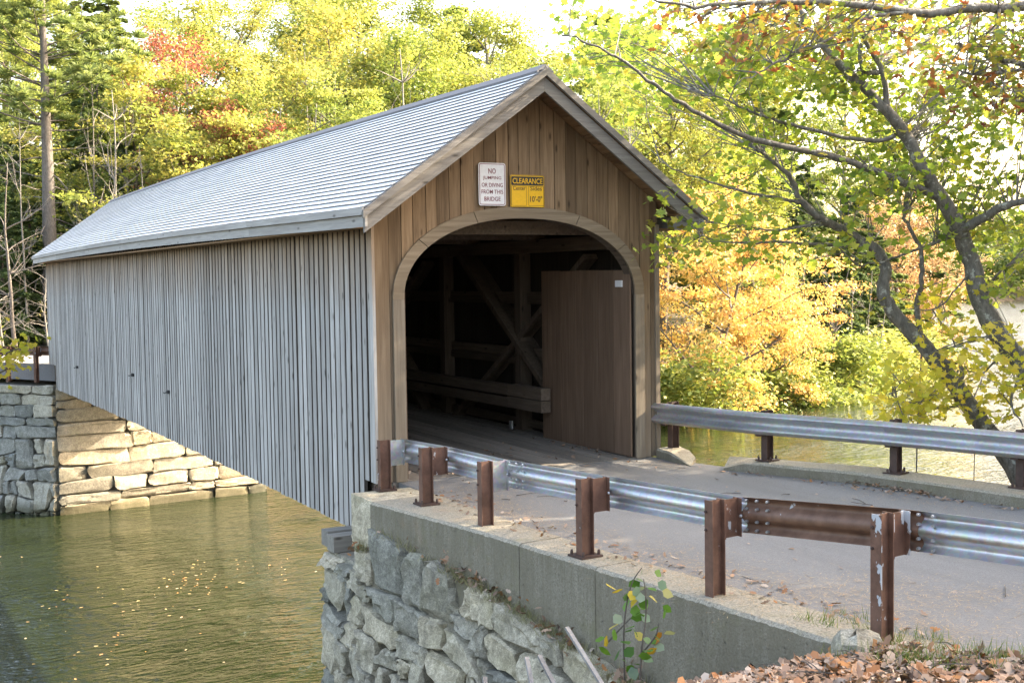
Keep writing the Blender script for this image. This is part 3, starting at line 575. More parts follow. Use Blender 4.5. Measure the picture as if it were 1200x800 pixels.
def rounded(w_, h_, r, n=5):
    out = []
    for cx, cy, a0 in ((w_ / 2 - r, h_ / 2 - r, 0), (-w_ / 2 + r, h_ / 2 - r, 90), (-w_ / 2 + r, -h_ / 2 + r, 180), (w_ / 2 - r, -h_ / 2 + r, 270)):
        out += [(cx + r * math.cos(R_(a0 + 90 * k / n)), cy + r * math.sin(R_(a0 + 90 * k / n))) for k in range(n + 1)]
    return out
def ring(name, w_, h_, r, t, mat, parent, y):
    a = rounded(w_, h_, r); b = rounded(w_ - 2 * t, h_ - 2 * t, max(r - t, 0.005)); n = len(a); m = MB()
    m.add([(x, 0, z) for x, z in a] + [(x, 0, z) for x, z in b], [(i, (i + 1) % n, n + (i + 1) % n, n + i) for i in range(n)])
    p = WL[parent.name]; return obj(name, m.mesh(name, mat), parent, (p.x, p.y + y, p.z))
m = MB().prism(rounded(0.43, 0.60, 0.035), lambda a, b, t: (a, t, b), 0, 0.006)
s1 = thing('notice_sign', 'white portal sign reading NO JUMPING OR DIVING FROM THIS BRIDGE', 'sign', (-0.515, -0.034, 4.095), me=m.mesh('notice_sign', 'sign_white'))
ring('border', 0.405, 0.575, 0.028, 0.009, 'sign_red', s1, -0.003)
for txt, z, w_, h_, b_ in (('NO', 0.185, 0.12, 0.075, 0.012), ('JUMPING', 0.085, 0.29, 0.058, 0.008), ('OR DIVING', -0.01, 0.335, 0.058, 0.008), ('FROM THIS', -0.105, 0.345, 0.058, 0.008), ('BRIDGE', -0.205, 0.26, 0.06, 0.008)):
    text_part('lettering', txt, 'sign_red', s1, 0.0, z, w_, h_, -0.004, b_)
m = MB().prism(rounded(0.56, 0.47, 0.03), lambda a, b, t: (a, t, b), 0, 0.006)
s2 = thing('clearance_sign', 'yellow CLEARANCE sign showing sides 10 feet above the arch', 'sign', (0.055, -0.034, 4.005), me=m.mesh('clearance_sign', 'sign_yellow'))
pz = WL[s2.name]
obj('header_band', MB().prism(rounded(0.525, 0.125, 0.015), lambda a, b, t: (a, t, b), -0.002, 0.0).mesh('header_band', 'sign_black'), s2, (pz.x, pz.y - 0.002, pz.z + 0.148))
text_part('lettering', 'CLEARANCE', 'sign_yellow', s2, 0.0, 0.148, 0.49, 0.078, -0.0075, 0.014)
text_part('lettering', 'Center', 'sign_black', s2, -0.135, 0.045, 0.205, 0.06, -0.003, 0.004); text_part('lettering', 'Sides', 'sign_black', s2, 0.14, 0.045, 0.19, 0.062, -0.003, 0.004)
text_part('lettering', '10\'-0"', 'sign_black', s2, 0.14, -0.105, 0.20, 0.085, -0.003, 0.012)
for cx, w_ in ((-0.14, 0.245), (0.14, 0.255)):
    a = rounded(w_, 0.28, 0.012, 2); b = rounded(w_ - 0.008, 0.272, 0.01, 2); n = len(a)
    obj('divider_line', MB().add([(x, 0, z) for x, z in a] + [(x, 0, z) for x, z in b], [(i, (i + 1) % n, n + (i + 1) % n, n + i) for i in range(n)]).mesh('divider_line', 'sign_black'), s2, (pz.x + cx, pz.y - 0.003, pz.z - 0.065))
ring('border', 0.55, 0.46, 0.026, 0.006, 'sign_black', s2, -0.0035)

# ------------------------------------------------------------------ stone abutments
def stone_mesh(rng, quad, place, depth, pillow=0.09, rough=0.03, n=5, mat='granite', back=0.0):
    """quad: four (s, z) corners of the visible face; place(s, z, d) gives the point d metres proud of the wall"""
    q = np.array(quad, float); m = MB(); ph = rng.uniform(0, 6.28, 6); fr = rng.uniform(2, 6, 6); tilt = rng.normal(0, 0.035, 2); ext = depth * rng.uniform(0.5, 1.4)
    jit = rng.normal(0, 0.011, (n + 1, n + 1, 2)); vs = []; cc = q.mean(0); rc = np.where(rng.random(4) < 0.22, rng.uniform(0.12, 0.32, 4), rng.uniform(0.0, 0.08, 4))
    wv = [rng.normal(0, 0.03, 3) for _ in range(4)]
    for i in range(n + 1):
        for j in range(n + 1):
            a, b = i / n, j / n; a2 = 0.5 + 0.5 * math.sin((a - 0.5) * math.pi * 0.92) / math.sin(0.46 * math.pi); b2 = 0.5 + 0.5 * math.sin((b - 0.5) * math.pi * 0.92) / math.sin(0.46 * math.pi)
            e = max(abs(2 * a - 1), abs(2 * b - 1)); p = (q[0] * (1 - a2) + q[1] * a2) * (1 - b2) + (q[3] * (1 - a2) + q[2] * a2) * b2
            cu, cv = abs(2 * a - 1), abs(2 * b - 1); k = (0 if a < 0.5 else 1) + (0 if b < 0.5 else 2); cr = rc[k] * (cu * cv) ** 2.2
            p = p + (cc - p) * cr + jit[i, j] * (1 if e > 0.99 else 1.4)
            d = ext + tilt[0] * (2 * a - 1) + tilt[1] * (2 * b - 1) + rough * math.sin(fr[0] * a * 3 + ph[0]) * math.cos(fr[1] * b * 3 + ph[1]) + rough * 0.6 * math.sin(fr[2] * 3 * (a + b) + ph[2])
            d += rng.normal(0, rough * 0.45) - pillow * max(0, (e - 0.72) / 0.28) ** 1.5
            vs.append(place(p[0], p[1], d))
            if e > 0.99: jit[i, j] *= 1
    N = n + 1; fs = [(i * N + j, (i + 1) * N + j, (i + 1) * N + j + 1, i * N + j + 1) for i in range(n) for j in range(n)]
    rim = [i * N for i in range(N)] + [n * N + j for j in range(1, N)] + [i * N + n for i in range(n - 1, -1, -1)] + [j for j in range(n - 1, 0, -1)]
    k0 = len(vs); inv = {}
    for r in rim:
        i, j = divmod(r, N); a, b = i / n, j / n; p = (q[0] * (1 - a) + q[1] * a) * (1 - b) + (q[3] * (1 - a) + q[2] * a) * b; p = p + (cc - p) * 0.08; vs.append(place(p[0], p[1], -0.22 - back))
    nr = len(rim); fs += [(rim[(i + 1) % nr], rim[i], k0 + i, k0 + (i + 1) % nr) for i in range(nr)]
    m.add(vs, fs); me = m.mesh('stone', mat, True); me.set_sharp_from_angle(angle=R_(24)); return me
def path_place(path, batter=0.0, zref=0.0, side=1):
    P = np.array(path, float); seg = np.diff(P, axis=0); ln = np.hypot(seg[:, 0], seg[:, 1]); cum = np.concatenate([[0], np.cumsum(ln)])
    def place(s_, z, d):
        k = int(np.clip(np.searchsorted(cum, s_) - 1, 0, len(ln) - 1)); t = seg[k] / ln[k]; p = P[k] + t * (s_ - cum[k]); nrm = np.array([t[1], -t[0]]) * side
        o = p + nrm * (d + batter * (zref - z)); return (o[0], o[1], z)
    return place, cum
def course_wall(rng, parent, path, ztop, zbot, hs, ws, side, depth, mats, batter=0.04, irregular=0.04, weight=None, skip=None, merge=0.0, pillow=0.09, rough=0.03, shear=None):
    place, cum = path_place(path, batter, 0.0, side); T = cum[-1]; z = zbot; rows = []; wob = []
    ztm = max(ztop(0), ztop(T), ztop(T / 2)) if shear is None else 0.0
    while z < ztm - 0.14:
        h = rng.uniform(*hs); rows.append((z, z + h)); z += h
    k_ = (ztm - zbot) / (z - zbot); rows = [(zbot + (a - zbot) * k_, zbot + (b - zbot) * k_) for a, b in rows]
    sh_ = shear or (lambda s_: 0.0)
    wav = lambda s_, z: z + sh_(s_) + irregular * (0.0 if abs(z - ztm) < 0.01 else 1.0) * math.sin(s_ * 1.9 + z * 7) + 0.0 * irregular * math.sin(s_ * 1.9 + z * 7) + irregular * 0.7 * math.sin(s_ * 4.3 + z * 13)
    cnt = 0; used = []
    for ri, (z0, z1) in enumerate(rows):
        s_ = 0.0 if ri % 2 else -0.0
        while s_ < T - 0.05:
            w_ = rng.uniform(*ws) * (0.6 if rng.random() < 0.18 else 1.0); e = min(s_ + w_, T)
            if T - e < ws[0] * 0.5: e = T
            lo, hi = z0, z1
            if any(a < (s_ + e) / 2 < b and r == ri for r, a, b in used): s_ = e; continue
            if rng.random() < merge and ri + 1 < len(rows): hi = rows[ri + 1][1]; used.append((ri + 1, s_, e))
            tp = 9 if shear is not None and ztop((s_ + e) / 2) == shear((s_ + e) / 2) else min(ztop(s_), ztop((s_ + e) / 2), ztop(e))
            sk = rng.normal(0, irregular * 1.3, 2); g = 0.012
            quad = [(s_ + g + (sk[0] if s_ > 0 else 0), wav(s_, lo) + g), (e - g + (sk[1] if e < T else 0), wav(e, lo) + g), (e - g - (sk[1] if e < T else 0), min(wav(e, hi) - g, tp)), (s_ + g - (sk[0] if s_ > 0 else 0), min(wav(s_, hi) - g, tp))]
            if quad[2][1] - quad[1][1] > 0.09 and quad[3][1] - quad[0][1] > 0.09 and not (skip and skip((s_ + e) / 2, (lo + hi) / 2)):
                mt = mats((s_ + e) / 2, (lo + hi) / 2) if callable(mats) else mats
                obj('stone', stone_mesh(rng, quad, place, depth, pillow, rough, 6, mt), parent); cnt += 1
            s_ = e
    return cnt
def core(path, back, ztop, zbot, mat, inset=0.08):
    m = MB(); P = path + back; m.prism(P, lambda a, b, t: (a, b, t), zbot, ztop); return m
rng = np.random.default_rng(11)
NP_ = [(-2.84, 0.62), (-2.93, -1.25), (-2.64, -3.45), (-2.52, -5.3), (-2.46, -7.6)]
near_ab = thing('stone_abutment', 'dry laid granite abutment carrying the near end of the bridge', 'abutment', (0, 0, -5))
obj('fill', MB().prism([(-2.66, 0.55), (-2.74, -1.25), (-2.44, -3.45), (-2.33, -5.3), (-2.25, -7.6), (0, -7.6), (2.2, 0.55)], lambda a, b, t: (a, b, t), -6.2, -1.02).mesh('abutment_fill', 'mortar'), near_ab)
def near_top(s_): return -0.99 if s_ < 0.9 else (-0.62 if s_ < 1.75 else -0.30 - 0.118 * (s_ - 1.85))
course_wall(rng, near_ab, NP_, near_top, -5.6, (0.19, 0.42), (0.26, 0.92), 1, 0.05, 'granite', batter=0.035, irregular=0.05, merge=0.15, pillow=0.045, rough=0.024, shear=lambda s_: -0.30 - 0.118 * (s_ - 1.85))
place_n, cum_n = path_place(NP_, 0.05, 0, 1)
RIV = [(2.4, 0.72), (-2.84, 0.64)]
course_wall(rng, near_ab, RIV, lambda s_: -0.99, -5.6, (0.4, 0.6), (0.8, 1.3), -1, 0.03, 'granite', batter=0.0)
# the granite block at the bridge corner
def block_place(s_, z, d): return (-2.86 - d, 0.0 - s_, z)
m = stone_mesh(rng, [(0.40, -0.60), (1.22, -0.62), (1.22, -0.015), (0.40, -0.02)], block_place, 0.05, 0.03, 0.015, 5, 'granite')
tag(obj('corner_block', m, near_ab), 'large squared granite block under the bridge corner')
obj('block_top', MB().box(-2.86, -2.02, -1.2, -0.38, -0.7, -0.012).mesh('block_top', 'granite'), near_ab)
obj('bridge_seat', MB().box(-2.80, 2.3, -1.0, 0.56, -1.02, -0.95).mesh('bridge_seat', 'granite'), near_ab)
for k, (y, lab) in enumerate(((0.33, 'grey squared bearing timber end nearer the corner block'), (0.72, 'grey squared bearing timber end nearer the water under the siding'))):
    thing('bearing_timber', lab, 'timber', (-2.5, y + 0.12, -0.94), 'bearing timbers on the abutment', MB().box(-0.36 + 0.06 * k, 0.5, -0.13, 0.13, 0, 0.22).mesh('bearing_timber', 'old_timber'))
# far abutment: sunlit face under the bridge and flared wing on its left
far_ab = thing('stone_abutment', 'far stone abutment with flared mortared wing wall at the waterline', 'abutment', (0, 28, -5))
obj('fill', MB().prism([(-2.25, 28.25), (4.9, 28.95), (5.2, 33), (-8.6, 34.2), (-3.8, 29.9)], lambda a, b, t: (a, b, t), -6.2, -0.82).mesh('abutment_fill', 'pale_mortar'), far_ab)
course_wall(rng, far_ab, [(-2.4, 28.0), (5.0, 28.78)], lambda s_: -0.66, -5.45, (0.28, 0.56), (0.7, 2.6), 1, 0.06, 'granite_pale', batter=0.012, irregular=0.03, pillow=0.025, rough=0.02)
WING = [(-9.2, 34.9), (-4.0, 29.7), (-2.44, 28.05)]
wz = lambda s_, z: ('stone_violet' if (s_ > 9.0 and -2.5 < z < -2.0) else 'granite_wing')
course_wall(rng, far_ab, WING, lambda s_: -0.62, -2.4, (0.32, 0.52), (0.7, 1.7), 1, 0.06, wz, batter=0.012, irregular=0.03, pillow=0.025, rough=0.02)
course_wall(rng, far_ab, WING, lambda s_: -2.42, -5.5, (0.38, 0.62), (0.4, 0.8), 1, 0.06, 'granite_wing', batter=0.012, irregular=0.07, pillow=0.09, rough=0.03, merge=0.15)

# ------------------------------------------------------------------ concrete parapet, kerbs
def strip_solid(outer, inner, zt_o, zb, zt_i=None, n_sub=6, rough=0.0, seed=1):
    """solid between two plan lines with an uneven upper edge"""
    r = random.Random(seed); O = np.array(outer, float); I = np.array(inner, float); m = MB(); t = np.linspace(0, len(O) - 1, (len(O) - 1) * n_sub + 1)
    oo = np.stack([np.interp(t, np.arange(len(O)), O[:, k]) for k in (0, 1)], 1); ii = np.stack([np.interp(t, np.arange(len(I)), I[:, k]) for k in (0, 1)], 1); vs = []
    for k in range(len(t)):
        e = r.uniform(-rough, rough); c = 0.025; dv = ii[k] - oo[k]; dv /= np.linalg.norm(dv); zi = zt_i if zt_i is not None else zt_o
        q = oo[k] + dv * (c + r.uniform(0, rough)); o_ = oo[k] - dv * r.uniform(0, rough)
        vs += [(oo[k][0], oo[k][1], zb(t[k]) if callable(zb) else zb), (o_[0], o_[1], zt_o - 0.03 + e), (q[0], q[1], zt_o + e * 0.3), (ii[k][0], ii[k][1], zi), (ii[k][0], ii[k][1], zb(t[k]) if callable(zb) else zb)]
    fs = []
    for k in range(len(t) - 1):
        a, b = k * 5, k * 5 + 5
        fs += [(a + j, b + j, b + (j + 1) % 5, a + (j + 1) % 5) for j in range(5)]
    fs += [tuple(range(5))[::-1], tuple(len(vs) - 5 + j for j in range(5))]
    m.add(vs, fs); return m
PO = [(-2.93, -1.22), (-2.60, -3.45), (-2.42, -5.55), (-2.27, -7.3), (-2.14, -8.85), (-1.95, -10.3)]
PI_ = [(-2.02, -1.15), (-2.04, -3.4), (-1.92, -5.5), (-1.74, -7.2), (-1.58, -8.8), (-1.33, -10.2)]
cuts_p = [(0, 1, 'far concrete section of the parapet beside the granite corner block'), (1, 3, ''), (3, 5, '')]
par = thing('concrete_parapet', 'low stained concrete parapet wall under the left guardrail', 'parapet', (-2.3, -5, 0))
t_all = np.arange(len(PO))
def sub(P, a, b, n=6): t = np.linspace(a, b, n); Q = np.array(P); return [(float(np.interp(k, t_all, Q[:, 0])), float(np.interp(k, t_all, Q[:, 1]))) for k in t]
for i, (a, b) in enumerate(((0, 1.42), (1.425, 2.05), (2.055, 5))):
    m = strip_solid(sub(PO, a, b), sub(PI_, a, b), 0.012 - 0.003 * i, lambda t: -1.25, None, 26, 0.007, i + 3)
    obj('concrete_section', m.mesh('concrete_section', 'concrete', False), par)
KF = [(2.3, -1.62), (2.42, -1.92), (3.01, -3.45), (3.39, -5.82), (3.75, -8.2), (4.6, -12)]; KB = [(2.62, -1.36), (2.86, -1.72), (3.62, -3.25), (4.02, -5.75), (4.4, -8.2), (5.2, -12)]
kerb2 = strip_solid(KF, KB, 0.15, -0.3, 0.14, 5, 0.008, 8)
for k in range(5): # rounded nose
    pass
k_ = kerb2.mesh('concrete_curb', 'concrete')
co = np.empty(len(k_.vertices) * 3); k_.vertices.foreach_get('co', co); co = co.reshape(-1, 3)
for p in co:
    d_ = math.hypot(p[0] - 2.3, p[1] + 1.62)
    if d_ < 0.42 and p[2] > 0: p[2] = min(p[2], 0.03 + 0.29 * d_)
k_.vertices.foreach_set('co', co.ravel()); k_.update()
thing('concrete_curb', 'long low concrete curb under the right guardrail posts', 'curb', (0, 0, 0), 'curb sections', k_)
m = strip_solid([(2.22, -0.10), (2.16, -0.55), (2.14, -0.85), (2.13, -1.08)], [(2.75, 0.1), (2.6, -0.30), (2.52, -0.55), (2.44, -0.78)], 0.14, -0.3, 0.13, 5, 0.006, 5).mesh('concrete_curb', 'concrete')
co = np.empty(len(m.vertices) * 3); m.vertices.foreach_get('co', co); co = co.reshape(-1, 3)
for p in co:
    if p[1] < -0.5 and p[2] > 0: p[2] *= max(0.05, 1 - (-0.5 - p[1]) / 0.6)
m.vertices.foreach_set('co', co.ravel()); m.update(); thing('concrete_curb', 'short sloping curb stub beside the portal corner', 'curb', (0, 0, 0), 'curb sections', m)

# ------------------------------------------------------------------ guardrails
WB = [(0.018, 0.156), (0.03, 0.150), (0.080, 0.118), (0.085, 0.098), (0.080, 0.078), (0.012, 0.036), (0.004, 0.0), (0.012, -0.036), (0.080, -0.078), (0.085, -0.098), (0.080, -0.118), (0.03, -0.150), (0.018, -0.156)]
_t = np.arange(len(WB)); _q = np.linspace(0, len(WB) - 1, 37)
from_ = np.array(WB); _k = np.array([np.interp(_q, _t, from_[:, 0]), np.interp(_q, _t, from_[:, 1])])
for _ in range(3): _k[:, 1:-1] = (_k[:, :-2] + 2 * _k[:, 1:-1] + _k[:, 2:]) / 4
WB = [tuple(p) for p in _k.T]
def wbeam(path, side, mat, off=0.0, th=0.004, sub_=6):
    P = np.array(path, float); t = np.linspace(0, len(P) - 1, (len(P) - 1) * sub_ + 1); Q = np.stack([np.interp(t, np.arange(len(P)), P[:, k]) for k in range(3)], 1)
    d = np.gradient(Q, axis=0); d[:, 2] = 0; d /= np.linalg.norm(d, axis=1)[:, None]; nr = np.stack([d[:, 1], -d[:, 0], 0 * d[:, 0]], 1) * side
    prof = [(a + off + th, z) for a, z in WB] + [(a + off, z) for a, z in WB[::-1]]; n = len(prof); m = MB()
    vs = [Q[k] + nr[k] * a + np.array([0, 0, z]) for k in range(len(Q)) for a, z in prof]
    fs = [(k * n + j, k * n + (j + 1) % n, (k + 1) * n + (j + 1) % n, (k + 1) * n + j) for k in range(len(Q) - 1) for j in range(n)]
    fs += [tuple(range(n)), tuple((len(Q) - 1) * n + j for j in range(n))[::-1]]
    m.add(vs, fs); me = m.mesh('rail', mat, True); me.set_sharp_from_angle(angle=R_(50)); return me
def ibeam(h, depth=0.15, fl=0.10, t=0.009, mat='rust_steel', name='post'):
    m = MB(); m.box(-depth / 2, -depth / 2 + t, -fl / 2, fl / 2, 0, h).box(depth / 2 - t, depth / 2, -fl / 2, fl / 2, 0, h).box(-depth / 2 + t, depth / 2 - t, -t / 2, t / 2, 0, h - 0.002); return m.mesh(name, mat)
def bolt(parent, p, r=0.016, l=0.03, dirv=(1, 0, 0), mat='bolt_steel'):
    d = np.array(dirv, float); m = MB().tube([(0, 0, 0), d * l * 0.5, d * l], [r, r, r * 0.75], 6); return obj('bolt', m.mesh('bolt', mat), parent, p)
def ang(P, i):
    a = P[max(i - 1, 0)]; b = P[min(i + 1, len(P) - 1)]; return math.atan2(b[1] - a[1], b[0] - a[0])
def guardrail(nm, label, posts, side, rail_secs, plates, pmats, bmats, boff=0.2, blockh=0.34):
    """posts: (x, y, zbase, ztop); side +1: the rail stands on the side right of the walking direction"""
    g = thing(nm, label, 'guardrail', (posts[0][0], posts[0][1], posts[0][2])); rail_pts = []
    for i, (x, y, zb, zt) in enumerate(posts):
        a = ang(posts, i); d = np.array([math.cos(a), math.sin(a)]); nr = np.array([d[1], -d[0]]) * side; rz = math.atan2(nr[1], nr[0])
        p = obj('post', ibeam(zt - zb, mat=pmats[i]), g, (x, y, zb), rz)
        bl = ibeam(blockh, boff, 0.10, 0.008, bmats[i], 'blockout'); bp = np.array([x, y]) + nr * (0.075 + boff / 2 + 0.001); obj('blockout', bl, g, (bp[0], bp[1], zt - blockh - 0.012), rz)
        for zz in (zt - 0.10, zt - 0.26): bolt(g, (x - nr[0] * 0.062 - d[0] * 0.03, y - nr[1] * 0.062 - d[1] * 0.03, zz), 0.013, 0.03, (-nr[0], -nr[1], 0), 'dark_rust')
        if plates[i]:
            m = MB().box(-0.13, 0.13, -0.12, 0.12, 0, 0.022); 
            pl = obj('base_plate', m.mesh('base_plate', 'dark_rust'), g, (x, y, zb), rz)
            for ax, ay in ((-0.1, -0.09), (0.1, -0.09), (-0.1, 0.09), (0.1, 0.09)):
                c, s_ = math.cos(rz), math.sin(rz); o = obj('anchor_bolt', MB().tube([(0, 0, 0), (0, 0, 0.03), (0, 0, 0.05)], [0.016, 0.016, 0.01], 6).mesh('anchor_bolt', 'dark_rust'), pl, (x + ax * c - ay * s_, y + ax * s_ + ay * c, zb + 0.022))
        q = np.array([x, y]) + nr * (0.075 + boff + 0.002); rail_pts.append((q[0], q[1], zt - 0.165))
        bolt(g, (q[0] - nr[0] * 0.012 + d[0] * 0.055, q[1] - nr[1] * 0.012 + d[1] * 0.055, zt - 0.165), 0.015, 0.02, (-nr[0], -nr[1], 0))
    R = np.array(rail_pts)
    def rp(t): return tuple(float(np.interp(t, np.arange(len(R)), R[:, k])) for k in range(3)) if 0 <= t <= len(R) - 1 else tuple(R[0] + (R[1] - R[0]) * t) if t < 0 else tuple(R[-1] + (R[-1] - R[-2]) * (t - len(R) + 1))
    for a, b, mt, off in rail_secs:
        ts = sorted({a, b, *[k for k in range(math.ceil(a), math.floor(b) + 1)]}); obj('rail', wbeam([rp(t) for t in ts], side, mt, off), g)
    for a, b, mt, off in rail_secs[:-1]:                                       # splice bolts
        for dt in (-0.05, 0.02, 0.09):
            P = np.array(rp(b + dt - 0.02)); P2 = np.array(rp(b + 0.1)); d = (P2 - np.array(rp(b - 0.1))); d[2] = 0; d /= np.linalg.norm(d); nr = np.array([d[1], -d[0], 0]) * side
            for zz in (0.13, 0.055, -0.055, -0.13): bolt(g, P - nr * 0.02 * 0 + nr * 0.03 + np.array([0, 0, zz]), 0.014, 0.03, -nr)
    return g, rp
PL = [(-2.40, -0.16, 0.0, 0.66), (-2.41, -1.77, 0.012, 0.716), (-2.38, -3.3, 0.01, 0.735), (-2.25, -5.2, 0.01, 0.79), (-2.08, -7.06, -0.02, 0.845), (-1.86, -8.80, -0.1, 0.985), (-1.58, -10.6, -0.2, 1.06), (-1.2, -12.4, -0.2, 1.1)]
PL[0] = (-2.40, -0.42, -0.01, 0.66)
gl, rpl = guardrail('guardrail', 'left guardrail of brown steel posts with galvanised and one rusty rail', PL, -1,
    [(-0.12, 2.1, 'galvanised', 0.0), (2.06, 4.12, 'galvanised', 0.005), (4.02, 5.06, 'brown_beam', 0.0), (4.97, 7, 'galvanised', 0.006)],
    [1, 1, 0, 1, 0, 0, 0, 0], ['rust_steel'] * 5 + ['flaking_steel', 'rust_steel', 'rust_steel'], ['galvanised_dull', 'flaking_steel', 'galvanised_dull', 'rust_steel', 'flaking_steel', 'flaking_steel', 'rust_steel', 'rust_steel'])
PR = [(2.52, -0.12, 0.05, 0.84), (2.78, -2.0, 0.145, 0.86), (3.42, -3.80, 0.145, 0.86), (3.86, -5.42, 0.145, 0.86), (4.2, -7.3, 0.145, 0.86), (4.7, -9.2, 0.145, 0.86)]
gr, rpr = guardrail('guardrail', 'right guardrail with silver rail on dark rusty posts beside the water', PR, 1, [(-0.18, 2.03, 'galvanised_dull', 0.0), (1.98, 5, 'galvanised_dull', 0.005)], [1, 1, 1, 1, 1, 1], ['dark_rust'] * 6, ['dark_rust'] * 6, 0.14)
PF = [(-2.75, 29.6, -0.62, 0.62), (-3.55, 30.5, -0.62, 0.62), (-4.5, 31.4, -0.62, 0.62), (-5.9, 32.8, -0.62, 0.62), (-7.3, 34.2, -0.62, 0.62)]
guardrail('guardrail', 'brown guardrail on the far wing wall beyond the bridge', PF, 1, [(-0.3, 4, 'brown_beam', 0.0)], [0] * 5, ['rust_steel'] * 5, ['rust_steel'] * 5, 0.15)

# ------------------------------------------------------------------ leaning stakes, ropes
for (a, b, r, lab) in (((664, 735, 10.35), (712, 812, 9.9), 0.014, 'long grey stake leaning against the concrete parapet'), ((632, 768, 10.3), (660, 822, 9.9), 0.014, 'middle grey stake leaning on the stone wall'), ((617, 770, 10.4), (627, 822, 10.1), 0.014, 'short grey stake beside the middle leaning stake'), ((568, 793, 10.9), (570, 830, 10.7), 0.016, 'grey stake tip just showing below the others')):
    A_, B_ = at(*a), at(*b); d = (B_ - A_); k = (B_[2] - (-2.6)) / max(-d[2] / np.linalg.norm(d), 0.2); B_ = B_ + d / np.linalg.norm(d) * k
    m = MB().bar(A_ - B_, (0, 0, 0), r * 2, r * 2.4, (1, 0, 0.1)); thing('wooden_stake', lab, 'stake', B_, 'leaning stakes', m.mesh('wooden_stake', 'stake_wood'))

# ------------------------------------------------------------------ trees
def wander(rng, p, d, ln, n, wob, up):
    pts = [np.array(p, float)]; d = np.array(d, float); d /= np.linalg.norm(d)
    for k in range(n):
        d = d + rng.normal(0, wob, 3) + np.array([0, 0, up]); d /= np.linalg.norm(d); pts.append(pts[-1] + d * ln / n)
    return np.array(pts), d
def leaf_cloud(rng, C, per, sig, flat, size, shape=RHOMB, upb=0.6):
    n = len(C) * per; cc = np.repeat(C, per, 0); v = rng.normal(size=(n, 3)); sg = np.repeat(sig if np.ndim(sig) else np.full(len(C), sig), per)
    P = cc + v * sg[:, None] * np.array([1, 1, flat]); base = np.repeat(rng.random(len(C)), per)
    r = np.clip(base * 0.55 + rng.random(n) * 0.45, 0, 1); return leaf_faces(rng, P, rng.uniform(0.7, 1.3, n) * size, shape, upb), r
def make_decid(seed, H, Rc, base, nl, nsub, per, leaf, mat, bark, lean=(0, 0), sig=0.5, flat=0.5, droop=0.0, tr=None, sparse=0.0):
    rng = np.random.default_rng(seed); sk = MB(); tr = tr or H * 0.016 + 0.03
    tp, _ = wander(rng, (0, 0, -0.4), (lean[0], lean[1], 1), H * 0.93, 9, 0.07, 0.05); sk.tube(tp, np.linspace(tr, tr * 0.16, len(tp)), 8)
    cl = [tp[-1]]; az = rng.uniform(0, 6.28)
    for i in range(nl):
        t = base + (0.97 - base) * (i + rng.random() * 0.7) / nl; az += 2.4 + rng.normal(0, 0.4); j = t * (len(tp) - 1); k = min(int(j), len(tp) - 2); p = tp[k] + (tp[k + 1] - tp[k]) * (j - k)
        q = (t - base) / (1 - base); prof = (0.55 + 0.75 * q) if q < 0.45 else (0.9 * math.sqrt(max(0.02, 1 - ((q - 0.45) / 0.6) ** 2)) + 0.0)
        ln = Rc * prof * rng.uniform(0.75, 1.2); el = rng.uniform(0.15, 0.5) + 0.55 * q - droop
        bp, bd = wander(rng, p, (math.cos(az) * math.cos(el), math.sin(az) * math.cos(el), math.sin(el)), ln, 5, 0.13, 0.05 - droop * 0.12); r0 = tr * (0.45 - 0.28 * q)
        sk.tube(bp, np.linspace(r0, r0 * 0.2, len(bp)), 5, cap=False); cl.append(bp[-1])
        for s_ in range(nsub):
            f = rng.uniform(0.3, 1.0); j = f * 5; k = min(int(j), 4); p2 = bp[k] + (bp[k + 1] - bp[k]) * (j - k); d2 = bd + rng.normal(0, 0.75, 3) * np.array([1, 1, 0.55])
            sp, _ = wander(rng, p2, d2, ln * rng.uniform(0.25, 0.5), 3, 0.2, 0.03 - droop * 0.15); sk.tube(sp, np.linspace(r0 * 0.3, 0.008, 4), 3, cap=False)
            if rng.random() > sparse: cl.append(sp[-1])
            if rng.random() > 0.4 + sparse: cl.append(sp[2])
    C = np.array(cl); V, r = leaf_cloud(rng, C, per, rng.uniform(0.55, 1.25, len(C)) * sig, flat, leaf)
    return sk.mesh('trunk', bark, True), polymesh('crown', V, 4, mat, r)
